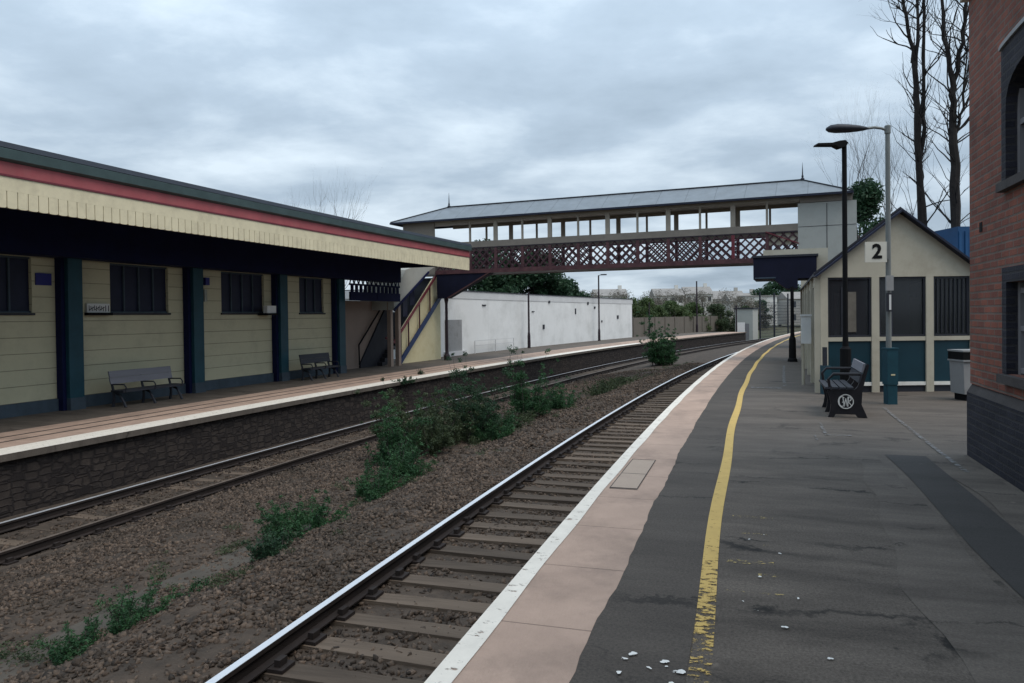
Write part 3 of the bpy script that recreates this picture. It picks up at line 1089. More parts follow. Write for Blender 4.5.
# ------------------------------------------------------------------ benches
def cast_end(mb, x, mirror=1):
    """filled cast iron bench end in the y-z plane at x (front towards -y)"""
    prof = [(-.28, 0), (-.20, 0), (-.17, .05), (.10, .05), (.14, 0), (.27, 0), (.24, .08), (.19, .20), (.20, .38), (.245, .60), (.30, .80),
            (.265, .82), (.20, .64), (.14, .48), (.10, .43), (-.22, .43), (-.29, .40), (-.26, .32), (-.235, .2), (-.25, .09)]
    mb.prism(prof, (x - .025, 0, 0), (0, 1, 0), (0, 0, 1), (.05, 0, 0))


def open_end(mb, x):
    """open bench end: two splayed legs with a brace"""
    mb.tube([(x, .16, .0), (x, .12, .2), (x, .13, .42), (x, .20, .65), (x, .26, .95)], [.045, .04, .04, .035, .03], 6)
    mb.tube([(x, -.30, .0), (x, -.24, .12), (x, -.10, .33), (x, .10, .40)], [.042, .036, .034, .03], 6)
    mb.tube([(x, -.30, .42), (x, .12, .41)], .024, 6)
    mb.tube([(x, -.30, .42), (x, -.32, .55), (x, -.25, .63), (x, .16, .62)], .02, 6)


# far-platform benches (seat towards the tracks: local -y)
def far_bench(label, s, t, L):
    b = thing('platform_bench', label, 'bench', P(s, t, ZL), heading(s), 'slatted benches against the far building')
    e = MB()
    for x in (-L / 2 + .08, 0, L / 2 - .08):
        e = MB()
        open_end(e, x)
        part('iron_leg', e, M['slate'], b, True)
    st_ = MB()
    for q in range(4):
        y = -.30 + .115 * q
        st_.box(-L / 2, L / 2, y, y + .1, .41, .47)
    part('seat', st_, M['slate'], b, True)
    for zc, yc in ((.72, .205), (.90, .238)):
        bk = MB().obox((0, yc - .03, zc), (L / 2, 0, 0), (0, .02, .0), (0, .022, .086))
        part('back_slat', bk, M['benchwood'] if L > 2 else M['slate'], b, True)
    return b


far_bench('long grey slatted bench near the second teal column on the far platform', 16.62, 15.25, 2.2)
far_bench('dark slatted bench in shade beside the last canopy columns', 24.6, 15.2, 1.9)

# near bench seen end-on, cast iron ends with a roundel
bx, by = 5.28, 11.80
hb = heading(13.0)
nbch = thing('platform_bench', 'bench with black cast iron ends bearing a white monogram roundel', 'bench', (bx, by, 0), hb)
for x in (-.62, 0.0, .62):
    e = MB()
    cast_end(e, x)
    en = part('cast_end', e, M['castblack'], nbch, True)
# seat looks towards the tracks (+y local) so mirror the profile: rotate by using -y
for ch in nbch.children:
    for v in ch.data.vertices:
        v.co.y = -v.co.y
    ch.data.flip_normals()
sp2 = MB()
for q in range(4):
    y = -.08 + .105 * q
    sp2.box(-.67, .67, y, y + .085, .432, .462)
part('seat', sp2, M['slate'], nbch, True)
for zc, yc, mm in ((.60, -.185, 'slate'), (.755, -.225, 'benchwood')):
    part('back_slat', MB().obox((0, yc + .012, zc), (.67, 0, 0), (0, .014, 0), (0, -.018, .066)), M[mm], nbch, True)
for x in (-.64, .64):
    part('arm_rest', MB().tube([(x, .25, .44), (x, .27, .58), (x, .20, .66), (x, -.18, .66)], .022, 6), M['castblack'], nbch, True)
# roundel on the near end
ro = MB()
xr = -.651
nn = 26
cy_, cz_, rr_ = .03, .245, .105
for q in range(nn):
    a_, b_ = 2 * PI * q / nn, 2 * PI * (q + 1) / nn
    ro.beam((xr, cy_ + rr_ * math.cos(a_), cz_ + rr_ * math.sin(a_)), (xr, cy_ + rr_ * math.cos(b_), cz_ + rr_ * math.sin(b_)), .012, .016, up=(1, 0, 0))


def strokes(mb, pts):
    for (a_, b_), (c_, d_) in zip(pts, pts[1:]):
        mb.beam((xr, cy_ - a_, cz_ + b_), (xr, cy_ - c_, cz_ + d_), .012, .013, up=(1, 0, 0))


G = [(-.052 + .042 * math.cos(q), .0 + .075 * math.sin(q)) for q in np.linspace(.8, 2 * PI - .5, 12)]
strokes(ro, G)
strokes(ro, [(-.012, -.01), (-.05, -.01)])
strokes(ro, [(-.04, .07), (-.022, -.075), (.0, .05), (.022, -.075), (.042, .07)])
strokes(ro, [(.03, -.075), (.03, .072), (.062, .068), (.078, .04), (.06, .012), (.03, .005), (.08, -.06)])
part('monogram_roundel', ro, M['signwhite'], nbch, True)

# ------------------------------------------------------------------ footbridge
SB0, SB1 = 36.0, 38.1
fb = thing('footbridge', 'covered lattice footbridge crossing both tracks, grey roof and cream posts', 'footbridge', P(37, 6, ZL))
FB = Frame(37.05)


def fp(u, t, z):
    return FB(u, t, z)


TL, TR = 16.25, -2.35
NEAR, FAR = -1.05, 1.05
posts_t = [12.65, 9.6, 6.55, 3.55, .55]
mids_t = [14.15, 11.12, 8.08, 5.05, 2.05, -.95]
for u, nm in ((NEAR, 'near'), (FAR, 'far')):
    sg = -1 if u < 0 else 1
    part('bottom_chord', MB().obox(fp(u, (TL + TR) / 2, 4.03), FB.n * ((TL - TR) / 2), FB.u * .07, (0, 0, .11)), M['maroon'], fb)
    part('hand_rail_band', MB().obox(fp(u, (TL + TR) / 2, 5.46), FB.n * ((TL - TR) / 2), FB.u * .05, (0, 0, .16)), M['beige'], fb)
    part('top_chord', MB().obox(fp(u + sg * .012, (TL + TR) / 2, 5.27), FB.n * ((TL - TR) / 2), FB.u * .05, (0, 0, .03)), M['iron'], fb)
    part('eave_board', MB().obox(fp(u, (TL + TR) / 2, 6.72), FB.n * ((TL - TR) / 2), FB.u * .045, (0, 0, .09)), M['postcream'], fb)
    for t in posts_t:
        part('post', MB().obox(fp(u, t, 6.124), FB.n * .11, FB.u * .05, (0, 0, .505)), M['postcream'], fb)
    for t in mids_t:
        part('mullion', MB().obox(fp(u, t, 6.124), FB.n * .05, FB.u * .042, (0, 0, .505)), M['postcream'], fb)
    allp = sorted(posts_t + mids_t + [TL, TR])
    for t in posts_t + mids_t:
        part('lattice_post', MB().obox(fp(u - sg * .0, t, 4.69), FB.n * .075, FB.u * .055, (0, 0, .546)), M['maroon'] if t != .55 else M['darkred'], fb)
    for a, b_ in zip(allp, allp[1:]):
        lp = MB()
        t0, t1, z0, z1 = a + .08, b_ - .08, 4.145, 5.235
        Lx, Hz = t1 - t0, z1 - z0
        step = .40
        k = -int(Hz / step) - 1
        while k * step < Lx + Hz:
            # rising and falling bars clipped to the panel
            x0 = k * step
            for sgn in (1, -1):
                p0, p1 = (x0, 0), (x0 + Hz, Hz)
                q0, q1 = 0., 1.
                xa, xb = p0[0], p1[0]
                if xb <= 0 or xa >= Lx:
                    continue
                if xa < 0:
                    q0 = -xa / (xb - xa)
                if xb > Lx:
                    q1 = (Lx - xa) / (xb - xa)
                if q1 - q0 < .05:
                    continue
                A_ = (xa + (xb - xa) * q0, Hz * q0)
                B_ = (xa + (xb - xa) * q1, Hz * q1)
                if sgn < 0:
                    A_, B_ = (Lx - A_[0], A_[1]), (Lx - B_[0], B_[1])
                off = .012 * sgn
                lp.beam(fp(u + off, t0 + A_[0], z0 + A_[1]), fp(u + off, t0 + B_[0], z0 + B_[1]), .072, .014, up=FB.u)
            k += 1
        # bosses where the bars cross
        lp_s = step / 2
        part('lattice_panel', lp, M['lattice'], fb)
part('deck', MB().obox(fp(0, (TL + TR) / 2, 4.0), FB.n * ((TL - TR) / 2), FB.u * .97, (0, 0, .06)), M['iron'], fb)
# hipped roof
zr, ze = 7.72, 6.86
e0, e1, oh = 18.85, -4.5, 1.5
r_ = MB()
A_ = [fp(-oh, e0, ze), fp(-oh, e1, ze), fp(oh, e1, ze), fp(oh, e0, ze), fp(0, 15.95, zr), fp(0, -2.45, zr)]
Lr = e0 - e1
r_.add(A_, [[0, 4, 5, 1], [2, 5, 4, 3], [1, 5, 2], [3, 4, 0], [0, 1, 2, 3]],
       [[(e0, 0), (15.95, 1.7), (-2.45, 1.7), (e1, 0)], [(e1, 0), (-2.45, 1.7), (15.95, 1.7), (e0, 0)], [(0, 0), (1.5, 1.7), (3, 0)], [(0, 0), (1.5, 1.7), (3, 0)], [(0, 0), (1, 0), (1, 1), (0, 1)]])
rf = part('roof', r_, M['roofgrey'], fb)
part('ceiling', MB().obox(fp(0, (TL + TR) / 2 + .9, 6.83), FB.n * ((TL - TR) / 2 + .9), FB.u * 1.0, (0, 0, .015)), M['white'], fb)
gt = MB()
for a, b_ in ((fp(-oh, e0, ze - .05), fp(-oh, e1, ze - .05)), (fp(oh, e0, ze - .05), fp(oh, e1, ze - .05)), (fp(-oh, e0, ze - .05), fp(oh, e0, ze - .05)), (fp(-oh, e1, ze - .05), fp(oh, e1, ze - .05))):
    gt.beam(a, b_, .10, .09)
part('gutter', gt, M['barge'], rf)
rg = MB().beam(fp(0, 15.95, zr + .02), fp(0, -2.45, zr + .02), .1, .06)
for t, e in ((15.95, e0), (-2.45, e1)):
    for u in (-oh, oh):
        rg.beam(fp(0, t, zr + .02), fp(u, e, ze + .02), .08, .05)
part('ridge_capping', rg, M['slate'], rf)
for t in (15.95, -2.45):
    part('finial', MB().lathe(fp(0, t, zr), [(.09, 0), (.09, .07), (.04, .12), (.055, .18), (.03, .25), (.02, .5), (.004, .82)], 8), M['slate'], rf)
# landing panels beyond the open windows
part('landing_panel', MB().obox(fp(NEAR, 17.3, 6.06), FB.n * .99, FB.u * .04, (0, 0, .77)), M['beige'], fb)
part('landing_panel', MB().obox(fp(NEAR, 17.3, 4.6), FB.n * .99, FB.u * .04, (0, 0, .66)), M['beige'], fb)
part('landing_panel', MB().obox(fp(FAR, 17.3, 4.7), FB.n * .99, FB.u * .04, (0, 0, .75)), M['beige'], fb)
# knee brace and column over the far platform
kb = MB().prism([(12.95, 3.93), (16.2, 3.93), (16.2, 2.62), (15.55, 2.62)], fp(NEAR - .02, 0, 0), FB.n, (0, 0, 1), FB.u * .5)
part('knee_brace', kb, M['navylit'], fb)
part('brace_edge', MB().beam(fp(NEAR - .04, 13.0, 3.95), fp(NEAR - .04, 15.55, 2.62), .05, .09, up=FB.u), M['maroon'], fb)
part('column', MB().lathe(fp(NEAR + .2, 15.75, ZL), [(.17, 0), (.17, .25), (.11, .34), (.085, .5), (.075, 3.1), (.12, 3.3), (.12, 3.39)], 10), M['iron'], fb)
# tower over the near platform
tw = MB()
tw.obox(fp(-.03, -3.43, 6.68), FB.n * 1.08, FB.u * 1.09, (0, 0, .16))
part('tower_head', tw, M['beige'], fb)
part('tower_cladding', MB().obox(fp(0, -3.47, 5.03), FB.n * 1.2, FB.u * 1.12, (0, 0, 1.47)), M['panelgrey'], fb)
jt = MB()
jt.obox(fp(-1.126, -3.47, 5.0), FB.n * .012, FB.u * .01, (0, 0, 1.44))
jt.obox(fp(-1.126, -3.47, 5.45), FB.n * 1.19, FB.u * .006, (0, 0, .008))
part('cladding_joint', jt, M['iron'], fb)
part('tower_base', MB().obox(fp(0, -3.52, 1.75), FB.n * 1.15, FB.u * 1.05, (0, 0, 1.76)), M['shelter'], fb)
hr = MB()
hr.beam(fp(NEAR - .09, -.9, 5.3), fp(NEAR - .09, -2.3, 4.72), .05, .08, up=FB.u)
part('raking_rail', hr, M['darkred'], fb)
part('end_panel', MB().obox(fp(NEAR + .09, -1.65, 4.95), FB.n * .68, FB.u * .03, (0, 0, .26)), M['shelter'], fb)

# ------------------------------------------------------------------ staircase from the far platform
sc0 = thing('staircase', 'covered stairs with red handrail and blue stringer climbing from the far platform', 'stairs', P(33, 16.4, ZL))
TS = 16.4


def sp3(s, t, z):
    return P(s, t, z)


slope = (4.09 - .34) / (36.40 - 31.94)


def on_slope(s, z0):
    return z0 + slope * (s - 31.94)


# steps
stp = MB()
for q in range(24):
    a = 31.3 + q * .235
    stp.fbox(a, 0, .25, 16.62, 17.95, -.77 + .19 * q, -.77 + .19 * (q + 1))
part('steps', stp, M['slate'], sc0)
part('stringer', MB().beam(P(32.5, TS, -.72), P(36.75, TS, 2.72), .08, .24), M['blue'], sc0)
part('hand_rail', MB().beam(P(31.94, TS - .06, .36), P(36.5, TS - .06, 4.12), .06, .12), M['darkred'], sc0)
part('hand_rail', MB().beam(P(31.94, TS - .06, .36), P(31.2, TS - .06, .62), .06, .1), M['darkred'], sc0)
for s in (33.4, 34.5, 35.6):
    zb = -.72 + (s - 32.5) * (3.44 / 4.25)
    part('baluster', MB().fbox(s, -.03, .03, TS - .03, TS + .03, zb, zb + 1.45), M['maroon'], sc0)
part('side_boarding', MB().prism([(32.9, -.76), (37.1, -.76), (37.1, 3.85), (36.4, 3.85), (32.9, 1.05)], Frame(35)(-35, 16.55, 0), Frame(35).u, (0, 0, 1), Frame(35).n * .05), M['yellowboard'], sc0)
for s, z1 in ((31.15, 2.35), (31.85, 2.6)):
    part('post', MB().fbox(s, -.11, .11, 15.95, 16.15, ZL, z1), M['brownboard'], sc0)
for s in (32.6, 33.3, 34.0):
    zb = on_slope(s, .5)
    part('window', MB().fbox(s, -.25, .2, 16.50, 16.545, zb, zb + 1.1), M['glass'], sc0)
# sloping sheet roof
Fr = Frame(33)
sr_ = MB()
sr_.prism([(30.95, 1.96), (30.95, 2.6), (32.1, 3.95), (34.3, 4.5), (35.2, 4.55), (35.2, 4.3), (34.2, 3.9)], Fr(-33, 15.75, 0), Fr.u, (0, 0, 1), Fr.n * 1.9)
part('sheet_roof', sr_, M['panelgrey'], sc0)
part('roof_edge', MB().beam(P(30.95, 15.70, 1.94), P(34.3, 15.70, 3.95), .06, .1), M['navy'], sc0)
# dark spandrel and brown boarding behind the canopy end
bb = thing('boarded_screen', 'brown boarded screen with dark triangle and handrail beside the stairs', 'screen', P(30.5, 17, ZL))
Fq = Frame(30.5)
part('boarding', MB().fbox(30.5, -3.0, 2.0, 17.0, 17.1, ZL, 2.4), M['brownboard'], bb)
part('dark_spandrel', MB().prism([(-.62, ZL + .001), (.66, ZL + .001), (1.9, ZL + .001), (1.9, 2.3), (-.6, -.55)], Fq(0, 16.9, 0), Fq.u, (0, 0, 1), Fq.n * .08), M['slate'], bb)
hr = MB().tube([P(29.75, 16.85, -.6), P(29.73, 16.85, .33), P(31.75, 16.85, 2.2)], .04, 6)
part('hand_rail', hr, M['black'], bb)

# ------------------------------------------------------------------ white shed, fence, lamp posts on the far platform
sh = thing('shed', 'long low white rendered shed behind the far platform', 'shed', P(57, 20, ZL))
part('wall', MB().sweep([(17.5, ZL), (17.5, 2.72), (17.65, 2.72), (26, 2.72), (26, ZL)], 36.5, 74.6, 2.), M['shed'], sh)
part('parapet', MB().sweep([(17.47, 2.722), (17.47, 3.2), (26.1, 3.2), (26.1, 2.722)], 36.4, 74.7, 2.), M['shedcap'], sh)
part('coping', MB().sweep([(17.42, 3.202), (17.42, 3.25), (26.1, 3.25), (26.1, 3.202)], 36.4, 74.75, 2.), M['slate'], sh)
d = part('door', MB().fbox(40.1, -1.0, 1.05, 17.42, 17.497, -.5, 1.42), M['bingrey'], sh)
part('threshold', MB().fbox(40.1, -1.2, 1.4, 17.3, 17.497, ZL, -.5), M['shedcap'], sh)
vent = [(44.2, 2.3, .5, .08), (52.0, 1.9, .45, .06), (53.9, .55, .3, .35), (55, 2.6, .3, .2), (60.4, 1.7, .18, .5), (64.8, 2.2, .3, .2), (66.5, .9, .2, .2), (70.6, 1.2, .4, .35), (63.2, 2.55, .3, .25)]
for s, z, w_, h_ in vent:
    v = MB().fbox(s, -w_ / 2, w_ / 2, 17.44, 17.498, z, z + h_)
    part('vent', v, M['slate'], sh)
fr_ = MB()
for z in (.05, -.25):
    fr_.sweep([(17.15, z - .02), (17.15, z + .02), (17.19, z + .02), (17.19, z - .02)], 42.3, 48.0, 2.)
hr2 = thing('guard_rail', 'low pale tubular guard rail in front of the white shed', 'rail', P(45, 17.17, ZL))
part('rails', fr_, M['shedcap'], hr2)
for s in (42.3, 45.2, 48.0):
    part('post', MB().fbox(s, -.02, .02, 17.15, 17.19, ZL, .06), M['shedcap'], hr2)

fe = thing('fence', 'brown-grey close boarded fence beyond the white shed', 'fence', P(90, 17.5, ZL))
part('boards', MB().sweep([(17.6, ZL), (17.6, 1.28), (17.68, 1.28), (17.68, ZL)], 75.0, 104.5, 1.5), M['fence'], fe)
for s in np.arange(75.1, 105, 3.25):
    part('post', MB().fbox(s, -.06, .06, 17.52, 17.598, ZL, 1.36), M['fence'], fe)


def pole(s, t, h, label, lamp=True, r=.07):
    q = thing('lamp_post', label, 'lamp post', P(s, t, ZL), heading(s), 'slim lamp posts along the far platform')
    part('pole', MB().lathe((0, 0, 0), [(r * 1.8, 0), (r * 1.7, .9), (r * 1.1, 1.2), (r, h)], 8), M['iron'], q, True)
    if lamp:
        a = part('arm', MB().beam((0, 0, h), (0, -.4, h + .05), .05, .05), M['iron'], q, True)
        part('lamp_head', MB().box(-.12, .12, -.75, -.25, h + .0, h + .1), M['slate'], a, True)
    else:
        part('cap', MB().lathe((0, 0, h), [(r * 1.1, 0), (r * 1.2, .05), (.01, .1)], 8), M['iron'], q, True)
    return q


pole(50.1, 16.95, 4.0, 'plain dark post against the white shed', False)
pole(64.4, 16.9, 6.0, 'lamp post with a short arm near the end of the white shed')
pole(78.6, 17.1, 3.6, 'short post standing in front of the boarded fence', False)
pole(94.6, 17.1, 6.5, 'tall bare post rising above the boarded fence', False, .09)
pole(104.2, 17.3, 2.2, 'stout dark post at the end of the boarded fence', False, .12)
# platform-end marker boards
mk = thing('marker_board', 'pale upright marker board at the ramp end of the far platform', 'sign', P(96.6, 12.0, ZL))
part('board', MB().fbox(96.6, -.05, .05, 11.6, 12.5, -1.9, .45), M['signwhite'], mk)
part('post', MB().fbox(96.7, -.06, .06, 12.6, 12.75, -2.0, 2.6), M['iron'], mk)
cab = thing('equipment_cabin', 'small pale grey trackside cabin past the end of the far platform', 'cabin', P(104, 13.5, -2.2))
part('walls', MB().fbox(104, -1.2, 1.2, 12.4, 14.8, -2.2, 2.2), M['panelgrey'], cab)
part('roof', MB().fbox(104, -1.35, 1.35, 12.25, 14.95, 2.2, 2.35), M['slate'], cab)
part('door', MB().fbox(104, -1.22, -1.2, 12.9, 13.8, -2.0, .2), M['frame'], cab)

# ------------------------------------------------------------------ shelter on the near platform
FY = 14.73
ws = thing('waiting_shelter', 'gabled cream waiting shelter with dark teal panels on the near platform', 'shelter', (7.7, 15.5, 0))
hd = Vector((math.sin(math.radians(20.0)), math.cos(math.radians(20.0)), 0))   # side walls follow the platform
L_ = 11.2
XL, XR, XM = 6.14, 9.24, 7.69
ux, uz = Vector((1, 0, 0)), Vector((0, 0, 1))
# gable front
gf = MB().prism([(XL - .02, 2.29), (XR + .02, 2.29), (XR + .02, 2.42), (XM, 3.56), (XL - .02, 2.42)], (0, FY - .03, 0), ux, uz, (.02, .07, 0))
part('gable', gf, M['shelter'], ws)
part('back_gable', MB().prism([(XL, 0), (XR, 0), (XR, 2.42), (XM, 3.56), (XL, 2.42)], Vector((0, FY, 0)) + hd * L_, ux, uz, (.02, .07, 0)), M['shelter'], ws)
# roof slopes and bargeboards
for sx, xe in ((-1, XL - .17), (1, XR + .17)):
    ze_ = 3.60 - abs(xe - XM) * (3.60 - 2.44) / (XM - XL + .02)
    a, b_ = Vector((XM, FY - .10, 3.62)), Vector((xe, FY - .10, ze_))
    rr = MB()
    q = [a, b_, b_ + hd * (L_ + .3), a + hd * (L_ + .3)]
    th_ = Vector((0, 0, .05))
    rr.add(q + [p + th_ for p in q], [[0, 1, 2, 3], [4, 7, 6, 5], [0, 4, 5, 1], [1, 5, 6, 2], [2, 6, 7, 3], [3, 7, 4, 0]] if sx < 0 else [[0, 3, 2, 1], [4, 5, 6, 7], [0, 1, 5, 4], [1, 2, 6, 5], [2, 3, 7, 6], [3, 0, 4, 7]])
    part('roof_slope', rr, M['slate'], ws)
    part('bargeboard', MB().beam(a + Vector((0, -.022, -.03)), b_ + Vector((0, -.022, -.03)), .035, .15, up=(0, 1, 0)), M['barge'], ws)
for x in (XL + .06, 7.22, 8.30, XR - .06):
    part('post', MB().box(x - .075, x + .075, FY - .04, FY + .08, 0, 2.288), M['shelter'], ws)
bays = [(XL + .137, 7.143), (7.297, 8.223), (8.377, XR - .137)]
for bi, (a, b_) in enumerate(bays):
    part('mid_rail', MB().box(a, b_, FY - .03, FY + .05, 1.02, 1.10), M['shelter'], ws)
    part('low_rail', MB().box(a, b_, FY - .025, FY + .05, .13, .20), M['white'], ws)
    part('panel', MB().box(a, b_, FY + .0, FY + .03, .20, 1.02), M['tealpanel'], ws)
    part('kick_board', MB().box(a, b_, FY + .01, FY + .05, 0.0, .13), M['slate'], ws)
    w_ = part('window', MB().box(a, b_, FY + .02, FY + .035, 1.10, 2.285), M['glazing'], ws)
    wf = MB()
    wf.box(a, a + .035, FY - .01, FY + .018, 1.105, 2.285)
    wf.box(b_ - .035, b_, FY - .01, FY + .018, 1.105, 2.285)
    wf.box(a + .036, b_ - .036, FY - .01, FY + .018, 2.25, 2.285)
    wf.box(a + .036, b_ - .036, FY - .01, FY + .018, 1.105, 1.14)
    if bi == 1:
        wf.box(7.50, 7.58, FY - .01, FY + .018, 1.141, 2.249)
    part('window_frame', wf, M['slate'], w_)
    if bi == 2:
        bars = MB()
        for q in range(9):
            x = a + .08 + q * .085
            bars.box(x, x + .018, FY - .005, FY + .016, 1.16, 2.24)
        part('window_bars', bars, M['slate'], w_)
    if bi == 0:
        rfl = MB().box(a + .40, a + .58, FY + .005, FY + .0185, 1.20, 2.0)
        part('poster', rfl, mat('faded_poster', (.13, .115, .095), .5, .3, 4.), w_)
        rfl = MB().box(a + .28, a + .35, FY + .005, FY + .0185, 1.15, 2.1)
        part('window_frame', rfl, M['slate'], w_)
# what shows through the panes: an inner partition with a doorway, a bench back and a ceiling
io = Vector((0, FY, 0)) + hd * 2.6
part('partition', MB().prism([(XL + .15, .02), (XL + .45, .02), (XL + .45, 2.05), (XL + .95, 2.05), (XL + .95, .02), (XR - .9, .02), (XR - .9, 2.4), (XL + .15, 2.4)], io, ux, uz, (0, .05, 0)), M['tealpanel'], ws)
part('inner_door', MB().prism([(XL + .47, .02), (XL + .93, .02), (XL + .93, 2.03), (XL + .47, 2.03)], io + Vector((0, .06, 0)), ux, uz, (0, .04, 0)), M['shelter'], ws)
part('ceiling', MB().prism([(XL + .1, 2.42), (XR - .1, 2.42), (XR - .1, 2.45), (XL + .1, 2.45)], (0, FY + .1, 0), ux, uz, hd * (L_ - .3)), M['shelter'], ws)
part('floor_slab', MB().prism([(XL + .1, .006), (XR - .1, .006), (XR - .1, .018), (XL + .1, .018)], (0, FY + .1, 0), ux, uz, hd * (L_ - .3)), M['slate'], ws)
part('inner_frame', MB().box(7.78, 7.84, FY + .6, FY + .64, .02, 2.4).box(7.84, 8.4, FY + .6, FY + .64, 1.9, 1.96), M['slate'], ws)
# side wall along the platform
nrm = Vector((-hd.y, hd.x, 0))
ow = Vector((XL - .01, FY + .06, 0))
nb_ = 5
for q in range(nb_ + 1):
    c = ow + hd * (L_ * q / nb_)
    part('side_post', MB().obox(c + Vector((0, 0, 1.2)) + nrm * .02, hd * .09, nrm * .06, (0, 0, 1.2)), M['shelter'], ws)
for q in range(nb_):
    c = ow + hd * (L_ * (q + .5) / nb_)
    hl = L_ / nb_ / 2 - .095
    part('side_panel', MB().obox(c + Vector((0, 0, .55)) + nrm * -.02, hd * hl, nrm * .02, (0, 0, .50)), M['shelter'], ws)
    part('side_window', MB().obox(c + Vector((0, 0, 1.6)) + nrm * -.03, hd * hl, nrm * .01, (0, 0, .54)), M['glazing'], ws)
    part('side_head', MB().obox(c + Vector((0, 0, 2.27)) + nrm * -.01, hd * hl, nrm * .035, (0, 0, .125)), M['shelter'], ws)
orr = Vector((XR, FY + .06, 0))
part('end_wall', MB().obox(orr + hd * (L_ / 2) + Vector((0, 0, 1.2)), hd * (L_ / 2 - .1), nrm * .05, (0, 0, 1.2)), M['shelter'], ws)
# white meter box on the side wall
cb = ow + hd * 1.6 + nrm * .19
mbx = thing('meter_box', 'white meter box on the side wall of the shelter', 'box', (cb.x, cb.y, .85))
part('case', MB().obox((cb.x, cb.y, 1.22), hd * .16, nrm * .10, (0, 0, .30)), M['signwhite'], mbx)
part('lid', MB().obox((cb.x, cb.y, 1.54), hd * .18, nrm * .115, (0, 0, .02)), M['signwhite'], mbx)
part('conduit', MB().tube([(cb.x - .07, cb.y, 0.0), (cb.x - .07, cb.y, .92)], .03, 6), M['shelter'], mbx)

# navy canopy on a column by the stairs
cn = thing('stair_canopy', 'navy boxed canopy on a slim black column beyond the shelter', 'canopy', P(26.5, -2, 0))
Fc = Frame(26)
cp_ = MB().prism([(-1.0, 3.43), (-1.0, 2.72), (-1.62, 2.72), (-2.02, 2.40), (-2.38, 2.40), (-2.38, 2.72), (-2.95, 2.72), (-2.95, 3.43)], Fc(0, 0, 0), Fc.n, uz, Fc.u * 2.0)
part('fascia', cp_, M['navylit'], cn)
part('roof_edge', MB().prism([(-.96, 3.432), (-3.0, 3.432), (-3.0, 3.50), (-.96, 3.50)], Fc(-.04, 0, 0), Fc.n, uz, Fc.u * 2.1), M['slate'], cn)
part('lower_trim', MB().beam(Fc(-.012, -1.05, 2.76), Fc(-.012, -1.7, 2.76), .02, .04), M['plinth'], cn)
part('side_board', MB().prism([(-2.95, 3.43), (-2.95, 2.0), (-3.3, 2.0), (-3.3, 3.7), (-1.3, 3.7), (-1.3, 3.505)], Fc(.3, 0, 0), Fc.n, uz, Fc.u * .06), M['shelter'], cn)
part('column', MB().lathe(Fc(.0, -2.2, 0), [(.16, 0), (.15, .08), (.12, .12), (.11, .75), (.075, .82), (.06, 1.0), (.055, 2.45)], 10), M['black'], cn)

# ------------------------------------------------------------------ lamps, sign, bin by the shelter
lp1 = thing('lamp_post', 'slim black lamp post with a flat lamp head before the shelter', 'lamp post', (6.06, 13.45, 0))
part('pole', MB().lathe((6.06, 13.45, 0), [(.10, 0), (.095, .93), (.055, .98), (.045, 1.2), (.042, 4.66)], 12), M['black'], lp1)
hd1 = MB()
hd1.prism([(-.53, 4.615), (-.51, 4.65), (-.25, 4.655), (-.12, 4.69), (-.02, 4.70), (.035, 4.65), (.0, 4.59), (-.10, 4.56), (-.2, 4.61)], (6.06, 13.36, 0), ux, uz, (0, .18, 0))
part('lamp_head', hd1, M['black'], lp1)
lp2 = thing('lamp_post', 'galvanised lamp post with an oval lamp head and teal base box', 'lamp post', (6.53, 12.79, 0))
part('pole', MB().lathe((6.51, 12.79, 0), [(.045, .9), (.038, 4.66), (.05, 4.67), (.05, 4.80), (.01, 4.82)], 12), M['steel'], lp2)
bs = MB().box(6.44, 6.625, 12.70, 12.88, .34, .95)
bs.box(6.455, 6.615, 12.71, 12.87, 0, .34)
bs.box(6.43, 6.635, 12.69, 12.89, .95, .975)
bb_ = part('base_box', bs, M['teal'], lp2)
part('label_plate', MB().box(6.50, 6.57, 12.694, 12.699, .50, .525), M['yellowboard'], bb_)
part('arm', MB().tube([(6.51, 12.79, 4.72), (6.40, 12.79, 4.76), (6.28, 12.79, 4.775), (6.15, 12.79, 4.76)], .024, 8), M['steel'], lp2)
hmb = MB()
prof = [(0, .0), (.09, .035), (.22, .062), (.40, .082), (.58, .088), (.70, .07), (.76, .03), (.77, .0)]
rings = 14
vs, fs = [], []
for a, r in prof:
    for k in range(rings):
        an = 2 * PI * k / rings
        vs.append((6.22 - a, 12.79 + r * 1.5 * math.cos(an), 4.755 + r * (.95 if math.sin(an) > 0 else .75) * math.sin(an)))
for i in range(len(prof) - 1):
    for k in range(rings):
        k2 = (k + 1) % rings
        fs.append([i * rings + k, (i + 1) * rings + k, (i + 1) * rings + k2, i * rings + k2])
hmb.add(vs, fs)
part('lamp_head', hmb, M['slate'], lp2, smooth=True)
sg = thing('platform_sign', 'square pale sign with a black figure 2 on the galvanised lamp post', 'sign', (6.3, 12.7, 2.4))
part('board', MB().box(6.075, 6.445, 12.705, 12.725, 2.45, 2.80), mat('pale_sign_plate', (.56, .54, .47), .5, .06), sg)
t2 = text_mesh('2', .34, .004, .010)
place(t2, (6.275, 12.700, 2.625), (1, 0, 0), (0, 0, 1))
part('figure', t2, M['black'], sg)
part('bracket', MB().box(6.446, 6.47, 12.70, 12.77, 2.5, 2.8), M['steel'], sg)
pb = thing('info_panel', 'small pale information panel strapped to the galvanised lamp post', 'notice', (6.47, 12.7, 1.6))
part('panel', MB().box(6.43, 6.555, 12.70, 12.735, 1.96, 2.22), M['bingrey'], pb)
part('display', MB().box(6.44, 6.53, 12.69, 12.735, 1.60, 1.92), M['slate'], pb)
part('display_face', MB().box(6.47, 6.505, 12.686, 12.689, 1.63, 1.89), M['signwhite'], pb)

